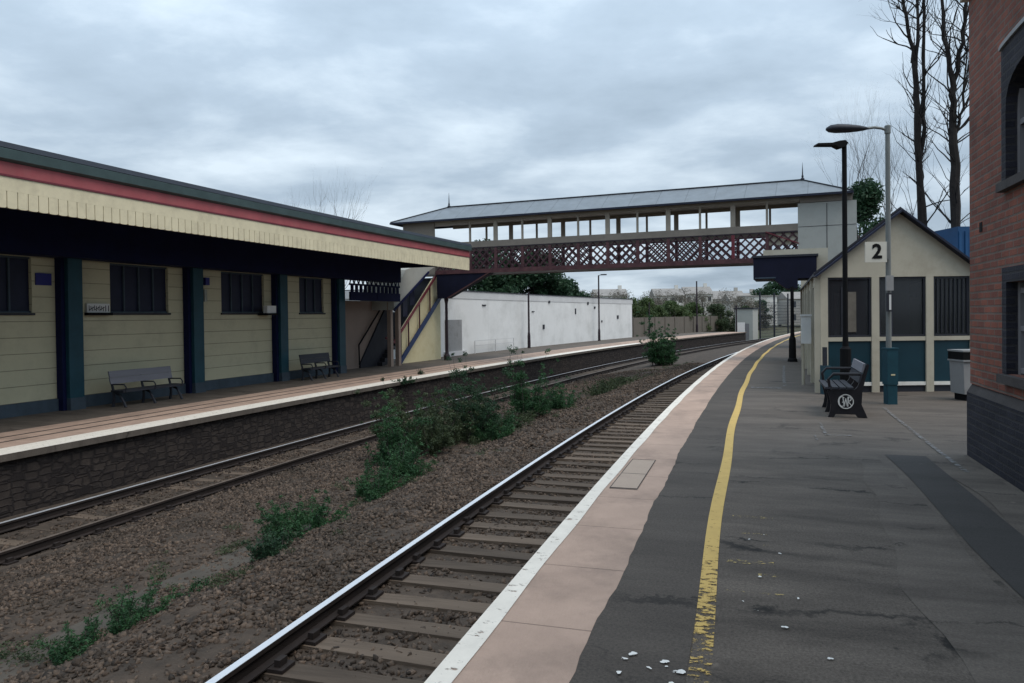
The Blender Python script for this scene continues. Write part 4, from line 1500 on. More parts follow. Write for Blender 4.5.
gb = thing('grit_box', 'teal upright box with a narrow stem at the corner of the shelter', 'box', (6.15, 14.45, 0))
part('box', MB().prism([(6.06, 0), (6.26, 0), (6.20, .12), (6.19, .56), (6.06, .56)], (0, 14.35, 0), ux, uz, (0, .22, 0)), M['teal'], gb)
part('stem', MB().box(6.07, 6.13, 14.40, 14.48, .56, .92), M['slate'], gb)

bn = thing('litter_bin', 'grey litter bin with a black top against the brick building', 'bin', (7.97, 13.25, 0))
part('body', MB().prism([(7.98, .12), (8.42, .12), (8.44, .70), (7.96, .70)], (0, 13.05, 0), ux, uz, (0, .42, 0)), M['bingrey'], bn)
part('hood', MB().box(7.945, 8.455, 13.03, 13.49, .73, .87), M['black'], bn)
part('lid', MB().box(7.94, 8.46, 13.02, 13.50, .87, .90), M['bingrey'], bn)
part('rim', MB().box(7.94, 8.46, 13.02, 13.50, .70, .729), M['bingrey'], bn)
part('base', MB().box(8.02, 8.38, 13.1, 13.42, 0, .12), M['black'], bn)

# ------------------------------------------------------------------ brick building at the right
TB = -3.70
bk = thing('brick_building', 'red brick building with blue-black brick plinth and arched windows', 'building', P(5, -6, 0))
Fb = Frame(8.0)


def bq(s, t, z):                       # straight wall frame: s measured from 8.0
    return Fb(s - 8.0, t, z)


SE, SF = 9.33, -2.0
# wall face as pieces round two window openings on this stretch
wc = 7.42                              # window centre
ow_ = .64                              # half opening
arch = [(wc + ow_ * math.cos(q), 3.44 + .40 * max(0, math.sin(q)) ** .7) for q in np.linspace(0, PI, 13)]
outer = [(SE, .80), (SE, 5.0), (SF, 5.0), (SF, .80)]
wm = MB()
# lower band, between windows, left and right, above
def wallpiece(poly):
    wm.prism(poly, Fb(-8.0, TB, 0), Fb.u, uz, -Fb.n * .34)
wallpiece([(SF, .80), (SE, .80), (SE, 1.0), (SF, 1.0)])
wallpiece([(wc + ow_, 1.0), (SE, 1.0), (SE, 5.0), (wc + ow_, 5.0)])
wallpiece([(SF, 1.0), (wc - ow_, 1.0), (wc - ow_, 5.0), (SF, 5.0)])
wallpiece([(wc - ow_, 1.86), (wc + ow_, 1.86), (wc + ow_, 2.80), (wc - ow_, 2.80)])
wallpiece([(wc - ow_, 5.0)] + [(x, z) for x, z in arch[::-1]] + [(wc + ow_, 5.0)])
part('wall', wm, M['brick'], bk)
part('side_wall', MB().prism([(0, .8), (6.5, .8), (6.5, 5.), (0, 5.)], bq(SE - .002, TB - .002, 0), -Fb.n, uz, -Fb.u * .3), M['brick'], bk)
part('plinth', MB().prism([(SF, 0), (SE + .04, 0), (SE + .04, .70), (SF, .70)], Fb(-8.0, TB + .025, 0), Fb.u, uz, -Fb.n * 6.6), M['blackbrick'], bk)
pc = MB()
a, b_ = bq(SF, TB + .025, .702), bq(SE + .04, TB + .025, .702)
c, d_ = bq(SE - .0, TB - .02, .80), bq(SF, TB - .02, .80)
e_, f_ = bq(SE - .0, TB - .02, .702), bq(SF, TB - .02, .702)
pc.add([a, b_, c, d_, e_, f_], [[0, 1, 2, 3], [0, 5, 4, 1], [1, 4, 2], [0, 3, 5], [3, 2, 4, 5]])
part('sloping_cap', pc, M['plinthcap'], bk)
# blue-black brick surrounds, arched above
su = MB()
owi = ow_ - .012
arch = [(wc + owi * math.cos(q), 3.43 + .39 * max(0, math.sin(q)) ** .7) for q in np.linspace(0, PI, 13)]
o2, r2o = ow_ + .11, .42 + .24
outer_arch = [(wc + o2 * (1 if q < 1e-6 else -1 if q > PI - 1e-6 else math.cos(q) * 1.0), 4.05 + .04 * math.sin(q) ** .9) for q in np.linspace(0, PI, 13)]
for k in range(12):
    su.prism([arch[k], outer_arch[k], outer_arch[k + 1], arch[k + 1]], Fb(-8.0, TB + .02, 0), Fb.u, uz, -Fb.n * .20)
su.prism([(wc + owi, 2.80), (wc + o2, 2.80), (wc + o2, 4.05), (wc + owi, 3.43)], Fb(-8.0, TB + .02, 0), Fb.u, uz, -Fb.n * .2)
su.prism([(wc - o2, 2.80), (wc - owi, 2.80), (wc - owi, 3.43), (wc - o2, 4.05)], Fb(-8.0, TB + .02, 0), Fb.u, uz, -Fb.n * .2)
part('window_surround', su, M['blackbrick'], bk)
drip = MB()
for k in range(12):
    p0, p1 = outer_arch[k], outer_arch[k + 1]
    drip.beam(bq(p0[0], TB + .03, p0[1] + .015), bq(p1[0], TB + .03, p1[1] + .015), .04, .022, up=Fb.n)
part('arch_drip', drip, M['bingrey'], bk)
su2 = MB()
su2.prism([(wc + owi, 1.0), (wc + o2, 1.0), (wc + o2, 2.0), (wc + owi, 1.86)], Fb(-8.0, TB + .02, 0), Fb.u, uz, -Fb.n * .2)
su2.prism([(wc - o2, 1.0), (wc - owi, 1.0), (wc - owi, 1.86), (wc - o2, 2.0)], Fb(-8.0, TB + .02, 0), Fb.u, uz, -Fb.n * .2)
su2.prism([(wc - ow_, 1.862), (wc + ow_, 1.862), (wc + o2, 2.0), (wc - o2, 2.0)], Fb(-8.0, TB + .021, 0), Fb.u, uz, -Fb.n * .2)
part('window_surround', su2, M['blackbrick'], bk)
for (z0, z1) in ((2.80, 3.86), (1.0, 1.86)):
    gl = part('window', MB().prism([(wc - ow_ + .01, z0), (wc + ow_ - .01, z0), (wc + ow_ - .01, z1), (wc - ow_ + .01, z1)], Fb(-8.0, TB - .13, 0), Fb.u, uz, -Fb.n * .03), M['glass'], bk)
    fm = MB()
    for x in (-ow_ + .04, -.2, .2, ow_ - .04):
        fm.beam(bq(wc + x, TB - .10, z0), bq(wc + x, TB - .10, z1), .07, .05, up=Fb.n)
    for zz in (z0 + .04, (z0 + z1) / 2, z1 - .08):
        fm.beam(bq(wc - ow_ + .02, TB - .103, zz), bq(wc + ow_ - .02, TB - .103, zz), .05, .05)
    part('window_frame', fm, M['frame'], gl)
    part('sill', MB().prism([(wc - o2, z0 - .085), (wc + o2, z0 - .085), (wc + o2, z0 - .004), (wc - o2, z0 - .004)], Fb(-8.0, TB + .07, 0), Fb.u, uz, -Fb.n * .28), M['plinthcap'], gl)
cor = MB()
for z0, z1, pr in ((5.002, 5.10, .07), (5.10, 5.2, .14), (5.2, 5.34, .22)):
    cor.prism([(SF, z0), (SE + pr, z0), (SE + pr, z1 - .001), (SF, z1 - .001)], Fb(-8.0, TB + pr, 0), Fb.u, uz, -Fb.n * 6.4)
part('cornice', cor, M['stonecream'], bk)
part('roof', MB().prism([(SF, 5.342), (SE + .2, 5.342), (SE - 2, 6.9), (SF, 6.9)], Fb(-8.0, TB - .1, 0), Fb.u, uz, -Fb.n * 6.2), M['slate'], bk)
part('air_brick', MB().prism([(8.86, 2.42), (8.95, 2.42), (8.95, 2.52), (8.86, 2.52)], Fb(-8.0, TB + .006, 0), Fb.u, uz, -Fb.n * .02), M['black'], bk)

bc = thing('container', 'blue steel container behind the shelter', 'container', (16.5, 26, 0))
cm = MB().box(14.6, 19.5, 24.2, 30, 0.15, 4.35)
cbody = part('body', cm, M['bluebox'], bc)
rb = MB()
for q in range(24):
    x = 14.62 + q * .2
    rb.box(x, x + .09, 24.16, 24.199, .3, 4.2)
part('ribs', rb, M['bluebox'], bc)
part('skid', MB().box(14.8, 19.3, 24.5, 29.7, 0, .149), M['black'], bc)


# ------------------------------------------------------------------ plants
def leaves(centres, radii, n, size, asp=.45, droop=.0, shell=.5):
    """n small leaf quads scattered through clumps"""
    centres = np.array(centres, float)
    radii = np.array(radii, float)
    if radii.ndim == 1:
        radii = np.stack([radii] * 3, 1)
    p = radii.prod(1)
    idx = RNG.choice(len(centres), n, p=p ** .62 / (p ** .62).sum())
    d = RNG.normal(size=(n, 3))
    d /= np.linalg.norm(d, axis=1)[:, None]
    r = RNG.random(n) ** shell
    c = centres[idx] + d * r[:, None] * radii[idx]
    a = RNG.normal(size=(n, 3))
    a[:, 2] = a[:, 2] * .7 - droop
    a /= np.linalg.norm(a, axis=1)[:, None]
    bvec = np.cross(a, RNG.normal(size=(n, 3)))
    bvec /= np.linalg.norm(bvec, axis=1)[:, None]
    sz = size * (.5 + RNG.random(n))
    a *= sz[:, None]
    bvec *= (sz * asp)[:, None]
    V = np.stack([c - a * .5, c + bvec * .5, c + a * .5, c - bvec * .5], 1).reshape(-1, 3)
    F = np.arange(4 * n).reshape(n, 4)
    return V, F


def foliage(name, V, F, m, parent):
    o = bpy.data.objects.new(name, raw_mesh(name, V, F, m))
    COL.objects.link(o)
    o.parent = parent
    return o


def shrub(s, t, w, h, n, size, label, m, name='shrub', wl=None, asp=.4, group='self-sown bushes between the tracks', spikes=0, z=None):
    z0 = bed_z(s, t) - .03 if z is None else z
    r = thing(name, label, 'bush', P(s, t, z0), heading(s), group)
    wl = wl or w
    cs, rs = [], []
    sm = MB()
    area = w * wl
    for q in range(int(9 + 22 * area ** .6) + spikes):
        x, y = random.uniform(-.5, .5) * wl * .8, random.uniform(-.5, .5) * w * .8
        edge_ = min(1, math.hypot(2 * x / wl, 2 * y / w))
        H = h * random.uniform(.5, 1.0) * (1 - .3 * edge_) if q >= spikes else h * random.uniform(.95, 1.15)
        lx, ly = x * .5 + random.gauss(0, .22) * H, y * .5 + random.gauss(0, .22) * H
        pts = []
        for k in range(6):
            f_ = k / 5
            pts.append((x + lx * f_ ** 1.5, y + ly * f_ ** 1.5, H * (f_ - .12 * f_ * f_ * abs(lx + ly) / max(H, .05))))
        sm.tube([(0, 0, -.04)] + pts, [.006, .006 + .005 * H, .005 + .004 * H, .004 + .003 * H, .004, .003, .002], 4, False)
        for k in range(1, 6):
            for e_ in range(2):
                rr = (.035 + .10 * H ** .8) * (1.15 - .16 * k) * random.uniform(.6, 1.25)
                p_ = pts[k]
                cs.append((p_[0] + random.gauss(0, .5) * rr, p_[1] + random.gauss(0, .5) * rr, max(.02, p_[2] + random.gauss(0, .3) * rr)))
                rs.append((rr, rr, rr * .8))
    V, F = leaves(cs, rs, n, size, asp)
    foliage('foliage', V, F, m, r)
    part('stem', sm, M['twig'], r, True)
    return r


shrub(5.15, 4.42, .42, 0.34, 4200, .028, 'low green weed clump nearest the camera, left of the pair', M['leaf'], 'weed', .6, asp=.35)
shrub(5.70, 4.36, .45, 0.52, 6000, .028, 'taller green weed clump of the nearest pair', M['leaf'], 'weed', .75, asp=.35)
shrub(6.75, 4.5, .3, .16, 1500, .026, 'small sparse weed between the near clumps and the dark round bush', M['leaf'], 'weed', .6)
shrub(7.9, 4.28, .45, .36, 6000, .03, 'low dark round bush at the foot of a spreading green one', M['leafdark'], 'shrub', .6)
shrub(9.1, 4.75, .9, .72, 13000, .034, 'spreading feathery green bush in front of the big thicket', M['leaf'], 'shrub', 1.3)
shrub(11.2, 4.75, .75, .75, 10000, .036, 'mid green bush joining the thicket on the camera side', M['leaf'], 'shrub', 1.2)
shrub(12.8, 5.0, .9, .9, 11000, .04, 'leafy green bush at the near edge of the thicket', M['leaf'], 'shrub', 1.2)
shrub(14.2, 5.9, .9, 1.6, 15000, .045, 'pale green sapling clump on the far side of the thicket', M['leaf'], 'shrub', 1.0, spikes=4)
shrub(16.0, 6.0, 1.7, 1.75, 52000, .046, 'broad olive bramble mound in the middle of the thicket', M['leafolive'], 'shrub', 3.0, spikes=2)
shrub(17.6, 5.45, 1.0, 2.05, 26000, .048, 'tall dark green sapling standing highest in the thicket', M['leafdark'], 'shrub', 1.1, spikes=6)
shrub(17.5, 4.85, .9, .8, 11000, .045, 'low green bush at the right foot of the thicket', M['leaf'], 'shrub', 1.5)
shrub(19.8, 5.3, 1.1, .6, 7000, .05, 'thin low growth beyond the thicket', M['leafolive'], 'weed', 2.2)
shrub(21.6, 5.4, 1.1, 1.9, 18000, .052, 'upright green bush standing alone past the thicket', M['leaf'], 'shrub', 1.2, spikes=4)
shrub(23.6, 5.1, 1.1, 1.0, 8000, .055, 'small green bush just past the upright lone one', M['leaf'], 'shrub', 1.8)
shrub(28.4, 4.9, 1.1, 0.8, 6000, .06, 'low scrubby growth midway to the far bush', M['leafolive'], 'weed', 2.4)
shrub(45.5, 5.9, 1.7, 3.0, 18000, .10, 'large round green bush far along between the curving tracks', M['leaf'], 'shrub', 1.9, spikes=4)
shrub(33.0, 5.2, 1.4, .35, 4500, .07, 'faint green weeds spread on the distant ballast', M['leafolive'], 'weed', 3.6)
gw_c, gw_r = [], []
for q in range(420):
    s_ = 5 + 40 * random.random() ** 1.3
    t_ = random.gauss(5.0, .55) + (.4 * math.sin(s_ * .8))
    if smooth_noise(s_ * .6, t_, 2.2) < -.05:
        continue
    x_, y_, _ = P(s_, t_)
    k_ = random.uniform(.04, .13)
    gw_c.append((x_, y_, bed_z(s_, t_) + k_ * .4))
    gw_r.append((k_ * 1.4, k_ * 1.4, k_ * .7))
V_, F_ = leaves(gw_c, gw_r, 26000, .03, .35)
gw = bpy.data.objects.new('ground_weeds', raw_mesh('ground_weeds', V_, F_, M['leafolive']))
COL.objects.link(gw)
gw['kind'] = 'stuff'
gw['label'] = 'thin scatter of low weeds among the ballast between the tracks'
gw['category'] = 'weeds'
# ivy and weeds on the edge of the far platform
shrub(24.6, 11.35, .5, .3, 2200, .05, 'tuft of weeds rooted at the top of the platform wall', M['leafdark'], 'weed', 1.2, z=ZL - .1, group='weeds on the far platform edge')
shrub(27.3, 12.2, .25, .3, 500, .04, 'tiny dark weed on the far platform surface', M['leafdark'], 'weed', .25, z=ZL, group='weeds on the far platform edge')


# ------------------------------------------------------------------ trees
def grow(mb, p, d, L, r, depth, spread, up, kids=(2, 3), segs=4, n=6, tips=None, wob=.12):
    p, d = Vector(p), Vector(d).normalized()
    pts, rs = [p], [r]
    for k in range(segs):
        d = (d + Vector((random.gauss(0, wob), random.gauss(0, wob), random.gauss(0, wob) + up * .1))).normalized()
        pts.append(pts[-1] + d * (L / segs))
        rs.append(r * (1 - .55 * (k + 1) / segs))
    mb.tube(pts, rs, n if depth > 1 else 4, False)
    if tips is not None and depth <= 1:
        tips += [tuple(q) for q in pts[1:]]
    if depth == 0:
        return
    for q in range(random.randint(*kids) + (1 if depth > 2 else 0)):
        i = random.randint(max(1, segs // 2), segs) if q else segs
        ax = d.orthogonal().normalized()
        ax = Matrix.Rotation(random.uniform(0, 2 * PI), 3, d) @ ax
        nd = (d + ax * random.uniform(.4, 1.) * spread + Vector((0, 0, up * .3))).normalized()
        grow(mb, pts[i], nd, L * random.uniform(.55, .78), rs[i] * .72, depth - 1, spread, up, kids, segs, n, tips, wob)


def bare_tree(x, y, z, h, r, label, trunk_frac=.55, depth=4, spread=.55, up=.6, forks=2, group=None, seed=1, m=None, sides=0, lean=(0, 0), sl=(.10, .2)):
    random.seed(seed)
    t = thing('bare_tree', label, 'tree', (x, y, z), 0, group)
    tr, br = MB(), MB()
    H = h * trunk_frac
    N = 9
    ph = random.uniform(0, 6)
    pts = [(lean[0] * q / N + .005 * h * math.sin(q * .9 + ph) * q / N, lean[1] * q / N + .02 * math.sin(q * 1.3 + ph), H * q / N) for q in range(N + 1)]
    rs = [r * (1 - .5 * q / N) for q in range(N + 1)]
    rs[0] *= 1.25
    tr.tube(pts, rs, 9)
    for q in range(forks):
        a = random.uniform(0, 2 * PI)
        dr = (math.cos(a) * .2, math.sin(a) * .2, 1)
        grow(br, pts[-1], dr, h * (1 - trunk_frac) * .55, r * .45, depth, spread, up)
    for q in range(sides):
        i = random.randint(2, N)
        a = random.uniform(0, 2 * PI)
        grow(br, pts[i], (math.cos(a), math.sin(a), random.uniform(.6, 1.3)), h * random.uniform(*sl), r * random.uniform(.12, .26), 2, spread * 1.1, up)
    part('trunk', tr, m or M['bark'], t, True)
    part('branches', br, m or M['bark'], t, True)
    return t


G1 = 'bare trees behind the shelter'
def leader_tree(x, y, label, leaders, r, seed, nside):
    """tall bare tree: a straight stem that splits into upright leaders, all set with short ascending twigs"""
    random.seed(seed)
    t = thing('bare_tree', label, 'tree', (x, y, 0), 0, G1)
    tr, br = MB(), MB()
    for n_, (pts, r0, r1) in enumerate(leaders):
        fine = []
        for (a, b_) in zip(pts, pts[1:]):
            for q in range(5):
                k = q / 5
                fine.append((a[0] + (b_[0] - a[0]) * k + random.gauss(0, .025), a[1] + random.gauss(0, .025), a[2] + (b_[2] - a[2]) * k))
        fine.append(pts[-1])
        m_ = len(fine)
        rs = [(r0 + (r1 - r0) * q / (m_ - 1)) * random.uniform(.9, 1.15) for q in range(m_)]
        (tr if n_ == 0 else br).tube(fine, rs, 9 if n_ == 0 else 6)
        cnt = int(nside * (1.0 if n_ == 0 else .8))
        for q in range(cnt):
            i = random.randint(3 if n_ == 0 else 1, m_ - 1)
            a = random.uniform(0, 2 * PI)
            L = random.uniform(.5, 1.7) * (1 if n_ == 0 else .9)
            grow(br, fine[i], (math.cos(a), math.sin(a), random.uniform(.7, 1.5)), L, random.uniform(.014, .032), random.choice((1, 2, 2)), .55, .7, wob=.16)
    part('trunk', tr, M['bark'], t, True)
    part('branches', br, M['bark'], t, True)


leader_tree(14.80, 26.6, 'tall bare dark trunk, left one of the two beside the brick wall',
            [([(0, 0, 0), (-.05, 0, 4.5), (-.18, 0, 8.4), (-.30, 0, 10.5)], .165, .085), ([(-.30, 0, 10.5), (-.62, .1, 12.6), (-.75, 0, 16)], .07, .025),
             ([(-.12, 0, 6.6), (.12, .2, 8.6), (.18, .2, 12.4), (.1, .2, 16)], .085, .03), ([(-.28, 0, 10.3), (-.1, .2, 12.5), (-.15, .3, 15.5)], .07, .02)], .21, 3, 30)
leader_tree(15.33, 25.6, 'tall bare dark trunk with many side limbs nearest the brick wall',
            [([(0, 0, 0), (.02, 0, 4.5), (-.05, 0, 8.0), (-.02, 0, 9.3)], .175, .10), ([(-.02, 0, 9.3), (-.28, .1, 11.0), (-.42, 0, 15.5)], .10, .03),
             ([(-.02, 0, 9.2), (.25, -.1, 10.8), (.42, 0, 12.6), (.45, 0, 15.5)], .09, .03), ([(-.03, 0, 7.2), (.3, 0, 8.6), (.5, 0, 11)], .06, .02)], .22, 11, 40)
bare_tree(21.0, 45, 0, 12.2, .12, 'thin bare tree with fine twigs behind the lamp heads', .35, 5, .5, .8, 3, G1, 5, M['twig'], sides=8)
bare_tree(24.6, 47, 0, 11.5, .12, 'thin bare twiggy tree between lamp post and dark trunks', .3, 5, .6, .7, 3, G1, 8, M['twig'], sides=8)
bare_tree(-15.3, 50, -2.2, 10.6, .1, 'bare twigs of a tree rising behind the station roof, left', .45, 4, .4, .9, 3, 'twigs behind the station roof', 21, M['twig'], sides=5)
bare_tree(-12.2, 50, -2.2, 11.3, .12, 'bare twigs of a tree rising behind the station roof, right', .45, 4, .35, 1., 3, 'twigs behind the station roof', 23, M['twig'], sides=5)


def leafy(x, y, z, w, h, n, size, label, m, name='tree', seed=1, trunk=.25, group=None, conic=False, asp=.55, cl=26):
    random.seed(seed)
    t = thing(name, label, 'tree', (x, y, z), 0, group)
    cs, rs = [], []
    for q in range(cl):
        u = random.random()
        zz = h * (trunk + (1 - trunk) * u)
        if conic:
            rad = w / 2 * (1 - u) ** .8
        else:
            rad = w / 2 * math.sin(PI * min(.97, .12 + .8 * u)) ** .7
        a = random.uniform(0, 2 * PI)
        rr = rad * math.sqrt(random.random())
        cs.append((rr * math.cos(a), rr * math.sin(a), zz))
        k = w * random.uniform(.10, .2)
        rs.append((k, k, k * random.uniform(.6, 1.)))
    V, F = leaves(cs, rs, n, size, asp, shell=.45)
    foliage('crown', V, F, m, t)
    tr = MB().tube([(0, 0, 0), (.02 * w, 0, h * .4), (0, .02 * w, h * .85)], [w * .035 + .04, w * .025 + .03, .03], 7)
    for c in cs[:10]:
        tr.tube([(0, 0, c[2] * .6), (c[0] * .6, c[1] * .6, c[2] * .85), c], [w * .012 + .015, .02 + w * .004, .012], 5, False)
    part('trunk', tr, M['bark'], t, True)
    return t


leafy(18.6, 39, 0, 4.4, 8.2, 26000, .2, 'dark green conifer between the footbridge tower and the shelter roof', M['leafdark'], 'conifer_tree', 4, .1, None, True, .4, 70)
GD = 'dark evergreens behind the white shed'
leafy(-2.8, 74, -2.2, 8.5, 10.3, 34000, .3, 'tallest dark evergreen behind the white shed, left under the bridge', M['leafdark'], 'evergreen_tree', 31, .05, GD, cl=80)
leafy(2.3, 76, -2.2, 8.0, 9.6, 34000, .3, 'dark evergreen behind the white shed, middle one under the bridge', M['leafdark'], 'evergreen_tree', 32, .05, GD, cl=80)
leafy(5.6, 80, -2.2, 6.5, 6.9, 16000, .3, 'lower dark evergreen behind the white shed, right under the bridge', M['leafdark'], 'evergreen_tree', 33, .1, GD, cl=30)
GB = 'leafless brownish trees on the skyline'
for i, (px_, d_, w_, h_) in enumerate(((9.5, 95, 6, 6.4), (15.2, 105, 6.5, 6.8), (21, 110, 6, 6.3), (26.2, 118, 7, 7.6), (33, 128, 7, 7.0), (38.5, 135, 7.5, 7.4), (44.0, 140, 7, 6.7), (50, 150, 7, 7.0), (31, 160, 9, 8.6), (40.5, 165, 8, 8.8))):
    leafy(px_, d_, -2.2, w_, h_, 6500, .28, ['hazy brown tree over the white shed roof', 'second hazy brown tree over the shed roof', 'brown tree above the right end of the shed', 'tall brown tree where shed and fence meet', 'brown tree over the start of the fence',
          'brown tree left of the tall bare post', 'brown tree behind the tall bare post', 'brown tree right of the tall bare post', 'far brown tree beside the white terrace', 'far brown tree standing right of the white terrace'][i], M['leafbrown'], 'tree', 50 + i, .1, GB, cl=44, asp=.22)
GG = 'green bushes behind the boarded fence'
for i, (s_, t_, w_, h_) in enumerate(((79, 20.5, 5, 4.9), (84, 20.5, 5.5, 5.4), (89, 20.5, 5, 4.6), (94, 20, 5, 5.2), (99, 20, 5.5, 5.0), (105, 18, 5, 4.8), (110, 16.5, 5, 4.6))):
    x, y, _ = P(s_, t_)
    leafy(x, y, -2.2, w_, h_, 12000, .22, ['green bush over the fence beside the shed end', 'bright green bush, second over the fence', 'green bush left of the tall bare post', 'green bush right behind the tall bare post',
          'green bush over the right part of the fence', 'dull green bush at the fence end', 'dark green bush past the fence end'][i], M['leaffar'] if i < 5 else M['leafolive'], 'bush', 80 + i, .08, GG, cl=26)
leafy(61.5, 170, -2.2, 10, 10.2, 7000, .45, 'flat-topped dark pine on the skyline', M['leafdark'], 'pine_tree', 90, .72, None, cl=16)
leafy(50, 150, -2.2, 4.5, 6.4, 6000, .3, 'small dark tree before the pale modern house', M['leafdark'], 'evergreen_tree', 91, .1, None)

# ------------------------------------------------------------------ hills and houses
hm = MB()
nx, ny = 50, 26
vs = []
for j in range(ny):
    for i in range(nx):
        x = -260 + 640 * i / (nx - 1)
        y = 115 + 520 * j / (ny - 1)
        k = max(0, (y - 118)) / 150.
        z = -2.35 + 3.6 * min(1, k) ** 1.3 + (y > 300) * (y - 300) * .006 + 1.0 * smooth_noise(x * .02, y * .02) * min(1, k)
        vs.append((x, y, z))
hm.add(vs, [[j * nx + i, j * nx + i + 1, (j + 1) * nx + i + 1, (j + 1) * nx + i] for j in range(ny - 1) for i in range(nx - 1)])
solo('hill', hm, M['hill'], kind='structure', smooth=True)


def house(x, y, z, w_, d_, h_, rh, label, wall, cols, rows, name='house', rot=0., flat=False):
    t = thing(name, label, 'house', (x, y, z), rot)
    part('walls', MB().box(-w_ / 2, w_ / 2, 0, d_, 0, h_), wall, t, True)
    if flat:
        part('roof', MB().box(-w_ / 2 - .2, w_ / 2 + .2, -.2, d_ + .2, h_ + .002, h_ + .25), M['houseroof'], t, True)
    else:
        r = part('roof', MB().prism([(-.4, h_), (d_ / 2, h_ + rh), (d_ + .4, h_)], (-w_ / 2 - .2, 0, 0), (0, 1, 0), (0, 0, 1), (w_ + .4, 0, 0)), M['houseroof'], t, True)
        part('chimney', MB().box(w_ * .28, w_ * .28 + 1, d_ / 2 - .4, d_ / 2 + .4, h_ + rh * .5, h_ + rh + 1.0), wall, r, True)
    for a in range(cols):
        for b in range(rows):
            xx = -w_ / 2 + w_ * (a + .5) / cols
            zz = h_ * (b + .35) / rows
            wn = part('window', MB().box(xx - .5, xx + .5, -.03, -.002, zz, zz + h_ / rows * .45), M['farglass'], t, True)
    return t


house(45.8, 215, .6, 8.5, 8, 6.4, 2.2, 'white terrace house on the skyline, left of two', M['housewhite'], 4, 2)
house(55.0, 217, .6, 8.0, 8, 6.8, 2.3, 'white terrace house on the skyline, right of two', M['housewhite'], 4, 2)
house(27.5, 205, .4, 9, 8, 6.5, 2.0, 'pale house on the skyline over the white shed', M['housewhite'], 3, 2)
house(66.0, 225, .8, 10, 8, 5.2, 2.6, 'grey house with pitched roof behind brown trees', M['housegrey'], 3, 2)
house(60.2, 190, .5, 8, 8, 4.2, 2.2, 'low pale cottage beside the modern house', M['housegrey'], 3, 1)
house(53.0, 157, -1, 6.6, 6, 6.1, 0, 'flat-roofed pale modern house past the far platform', M['housewhite'], 1, 2, flat=True)
house(64.5, 160, -1, 9.5, 7, 5.6, 1.6, 'long beige house at the right by the canopy column', M['housegrey'], 4, 2)
house(67.0, 140, -1, 7.5, 7, 6.2, 1.8, 'white house glimpsed between canopy column and shelter', M['housewhite'], 2, 3)
rw = thing('retaining_wall', 'low grey-brown wall across the curve beyond the far platform', 'wall', (60, 135, -2.2))
part('wall', MB().sweep([(6.0, -2.2), (6.0, .3), (6.4, .3), (6.4, -2.2)], 128, 175, 2.), M['housegrey'], rw)
ms = thing('mesh_fence', 'tall dark mesh fence on posts beyond the end of the far platform', 'fence', P(120, 12, -2))
mf = MB()
for s in np.arange(108, 135, .35):
    mf.fbox(s, -.02, .02, 12.99, 13.01, -2.0, 3.1)
for z in np.arange(-1.8, 3.2, .45):
    mf.sweep([(12.985, z), (12.985, z + .05), (13.015, z + .05), (13.015, z)], 108, 135, 3)
part('mesh', mf, M['slate'], ms)
for s in (108, 114.5, 121, 127.5, 135):
    part('post', MB().fbox(s, -.08, .08, 12.9, 13.1, -2.1, 4.6), M['slate'], ms)

# ------------------------------------------------------------------ sky, sun, camera
w = bpy.data.worlds.new('World')
scene.world = w
w.use_nodes = True
nt = w.node_tree
bg = nt.nodes['Background']
EL, AZ = math.radians(60), math.radians(128)     # veiled sun behind the right shoulder
sky = nt.nodes.new('ShaderNodeTexSky')
sky.sky_type = 'NISHITA'
sky.sun_disc = False
sky.sun_elevation = EL
sky.sun_rotation = AZ
sky.air_density, sky.dust_density = 1.0, 2.0
tc = nt.nodes.new('ShaderNodeTexCoord')
sep = nt.nodes.new('ShaderNodeSeparateXYZ')
nt.links.new(tc.outputs['Generated'], sep.inputs[0])


def wm_(op, a, b=None, c=None):
    n = nt.nodes.new('ShaderNodeMath')
    n.operation = op
    for i, q in enumerate((a, b, c)):
        if q is None:
            continue
        if isinstance(q, (int, float)):
            n.inputs[i].default_value = q
        else:
            nt.links.new(q, n.inputs[i])
    return n.outputs[0]


zc = wm_('MAXIMUM', sep.outputs[2], 0.0)
den = wm_('ADD', zc, .16)
cx_ = wm_('DIVIDE', sep.outputs[0], den)
cy2 = wm_('DIVIDE', sep.outputs[1], den)
comb = nt.nodes.new('ShaderNodeCombineXYZ')
nt.links.new(cx_, comb.inputs[0])
nt.links.new(cy2, comb.inputs[1])


def wnoise(scale, detail, rough, loc, sx=1., dist=0.):
    mp = nt.nodes.new('ShaderNodeMapping')
    mp.inputs['Location'].default_value = loc
    mp.inputs['Scale'].default_value = (sx, 1, 1)
    nt.links.new(comb.outputs[0], mp.inputs[0])
    n = nt.nodes.new('ShaderNodeTexNoise')
    n.inputs['Scale'].default_value = scale
    n.inputs['Detail'].default_value = detail
    n.inputs['Roughness'].default_value = rough
    n.inputs['Distortion'].default_value = dist
    nt.links.new(mp.outputs[0], n.inputs['Vector'])
    return n.outputs['Fac']


n1 = wnoise(.55, 3., .5, (3.1, 1.7, 0), .8)
n2 = wnoise(1.6, 9., .56, (5.3, 4.4, 0), .9, .12)
mixn = wm_('MULTIPLY_ADD', n1, .42, wm_('MULTIPLY', n2, .58))
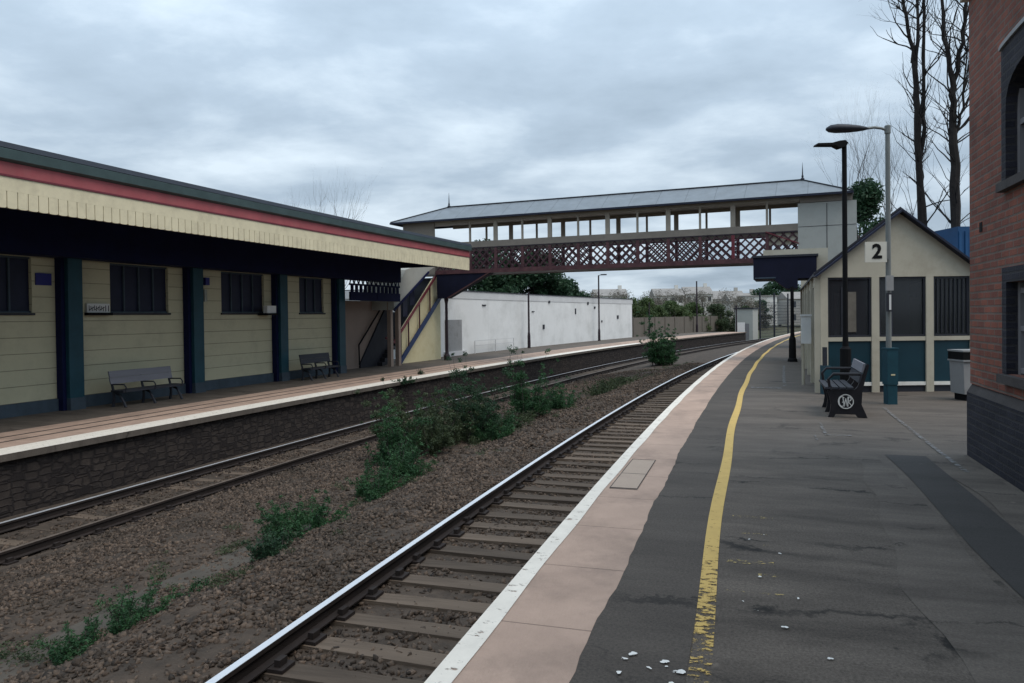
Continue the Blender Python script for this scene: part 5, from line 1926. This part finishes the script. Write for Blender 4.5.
# lower sky a little lighter
low = wm_('SUBTRACT', 1.0, wm_('MINIMUM', wm_('MULTIPLY', zc, 2.3), 1.0))
val = wm_('MULTIPLY_ADD', low, .16, wm_('SUBTRACT', mixn, .04))
ramp = nt.nodes.new('ShaderNodeValToRGB')
cr = ramp.color_ramp
cr.elements[0].position, cr.elements[0].color = .39, (3.15, 4.0, 4.9, 1)
cr.elements[1].position, cr.elements[1].color = .66, (6.9, 8.0, 8.95, 1)
e = cr.elements.new(.51)
e.color = (4.15, 5.15, 6.2, 1)
nt.links.new(val, ramp.inputs[0])
# overcast dome brightens towards the zenith
zen = wm_('MULTIPLY_ADD', wm_('POWER', zc, 1.6), 2.6, 1.0)
scl = nt.nodes.new('ShaderNodeVectorMath')
scl.operation = 'SCALE'
nt.links.new(ramp.outputs[0], scl.inputs[0])
nt.links.new(zen, scl.inputs['Scale'])
mx = nt.nodes.new('ShaderNodeMix')
mx.data_type = 'RGBA'
mx.inputs[0].default_value = .93
nt.links.new(sky.outputs[0], mx.inputs[6])
nt.links.new(scl.outputs[0], mx.inputs[7])
nt.links.new(mx.outputs[2], bg.inputs['Color'])
bg.inputs['Strength'].default_value = .1

sun = bpy.data.objects.new('sun', bpy.data.lights.new('sun', 'SUN'))
sun.data.energy = 2.0
sun.data.angle = math.radians(40)
sun.data.color = (1.0, .91, .80)
COL.objects.link(sun)
# the sky's rotation is measured clockwise from +Y
sd = Vector((math.sin(AZ) * math.cos(EL), math.cos(AZ) * math.cos(EL), math.sin(EL)))
sun.rotation_euler = sd.to_track_quat('Z', 'Y').to_euler()

cam = bpy.data.objects.new('camera', bpy.data.cameras.new('camera'))
COL.objects.link(cam)
cam.matrix_world = Matrix.Translation((0, 0, 1.6)) @ Matrix.Rotation(PI / 2 - .0127, 4, 'X') @ Matrix.Rotation(-.012, 4, 'Z')
cam.data.sensor_width = 36
cam.data.lens = 740 / 1024 * 36
cam.data.shift_y = -16 / 1024
cam.data.clip_start = .05
cam.data.clip_end = 3000
scene.camera = cam

scene.view_settings.view_transform = 'Standard'
scene.view_settings.look = 'None'
scene.view_settings.exposure = 0.0
scene.view_settings.gamma = 1
scene.cycles.use_denoising = True
scene.cycles.max_bounces = 6
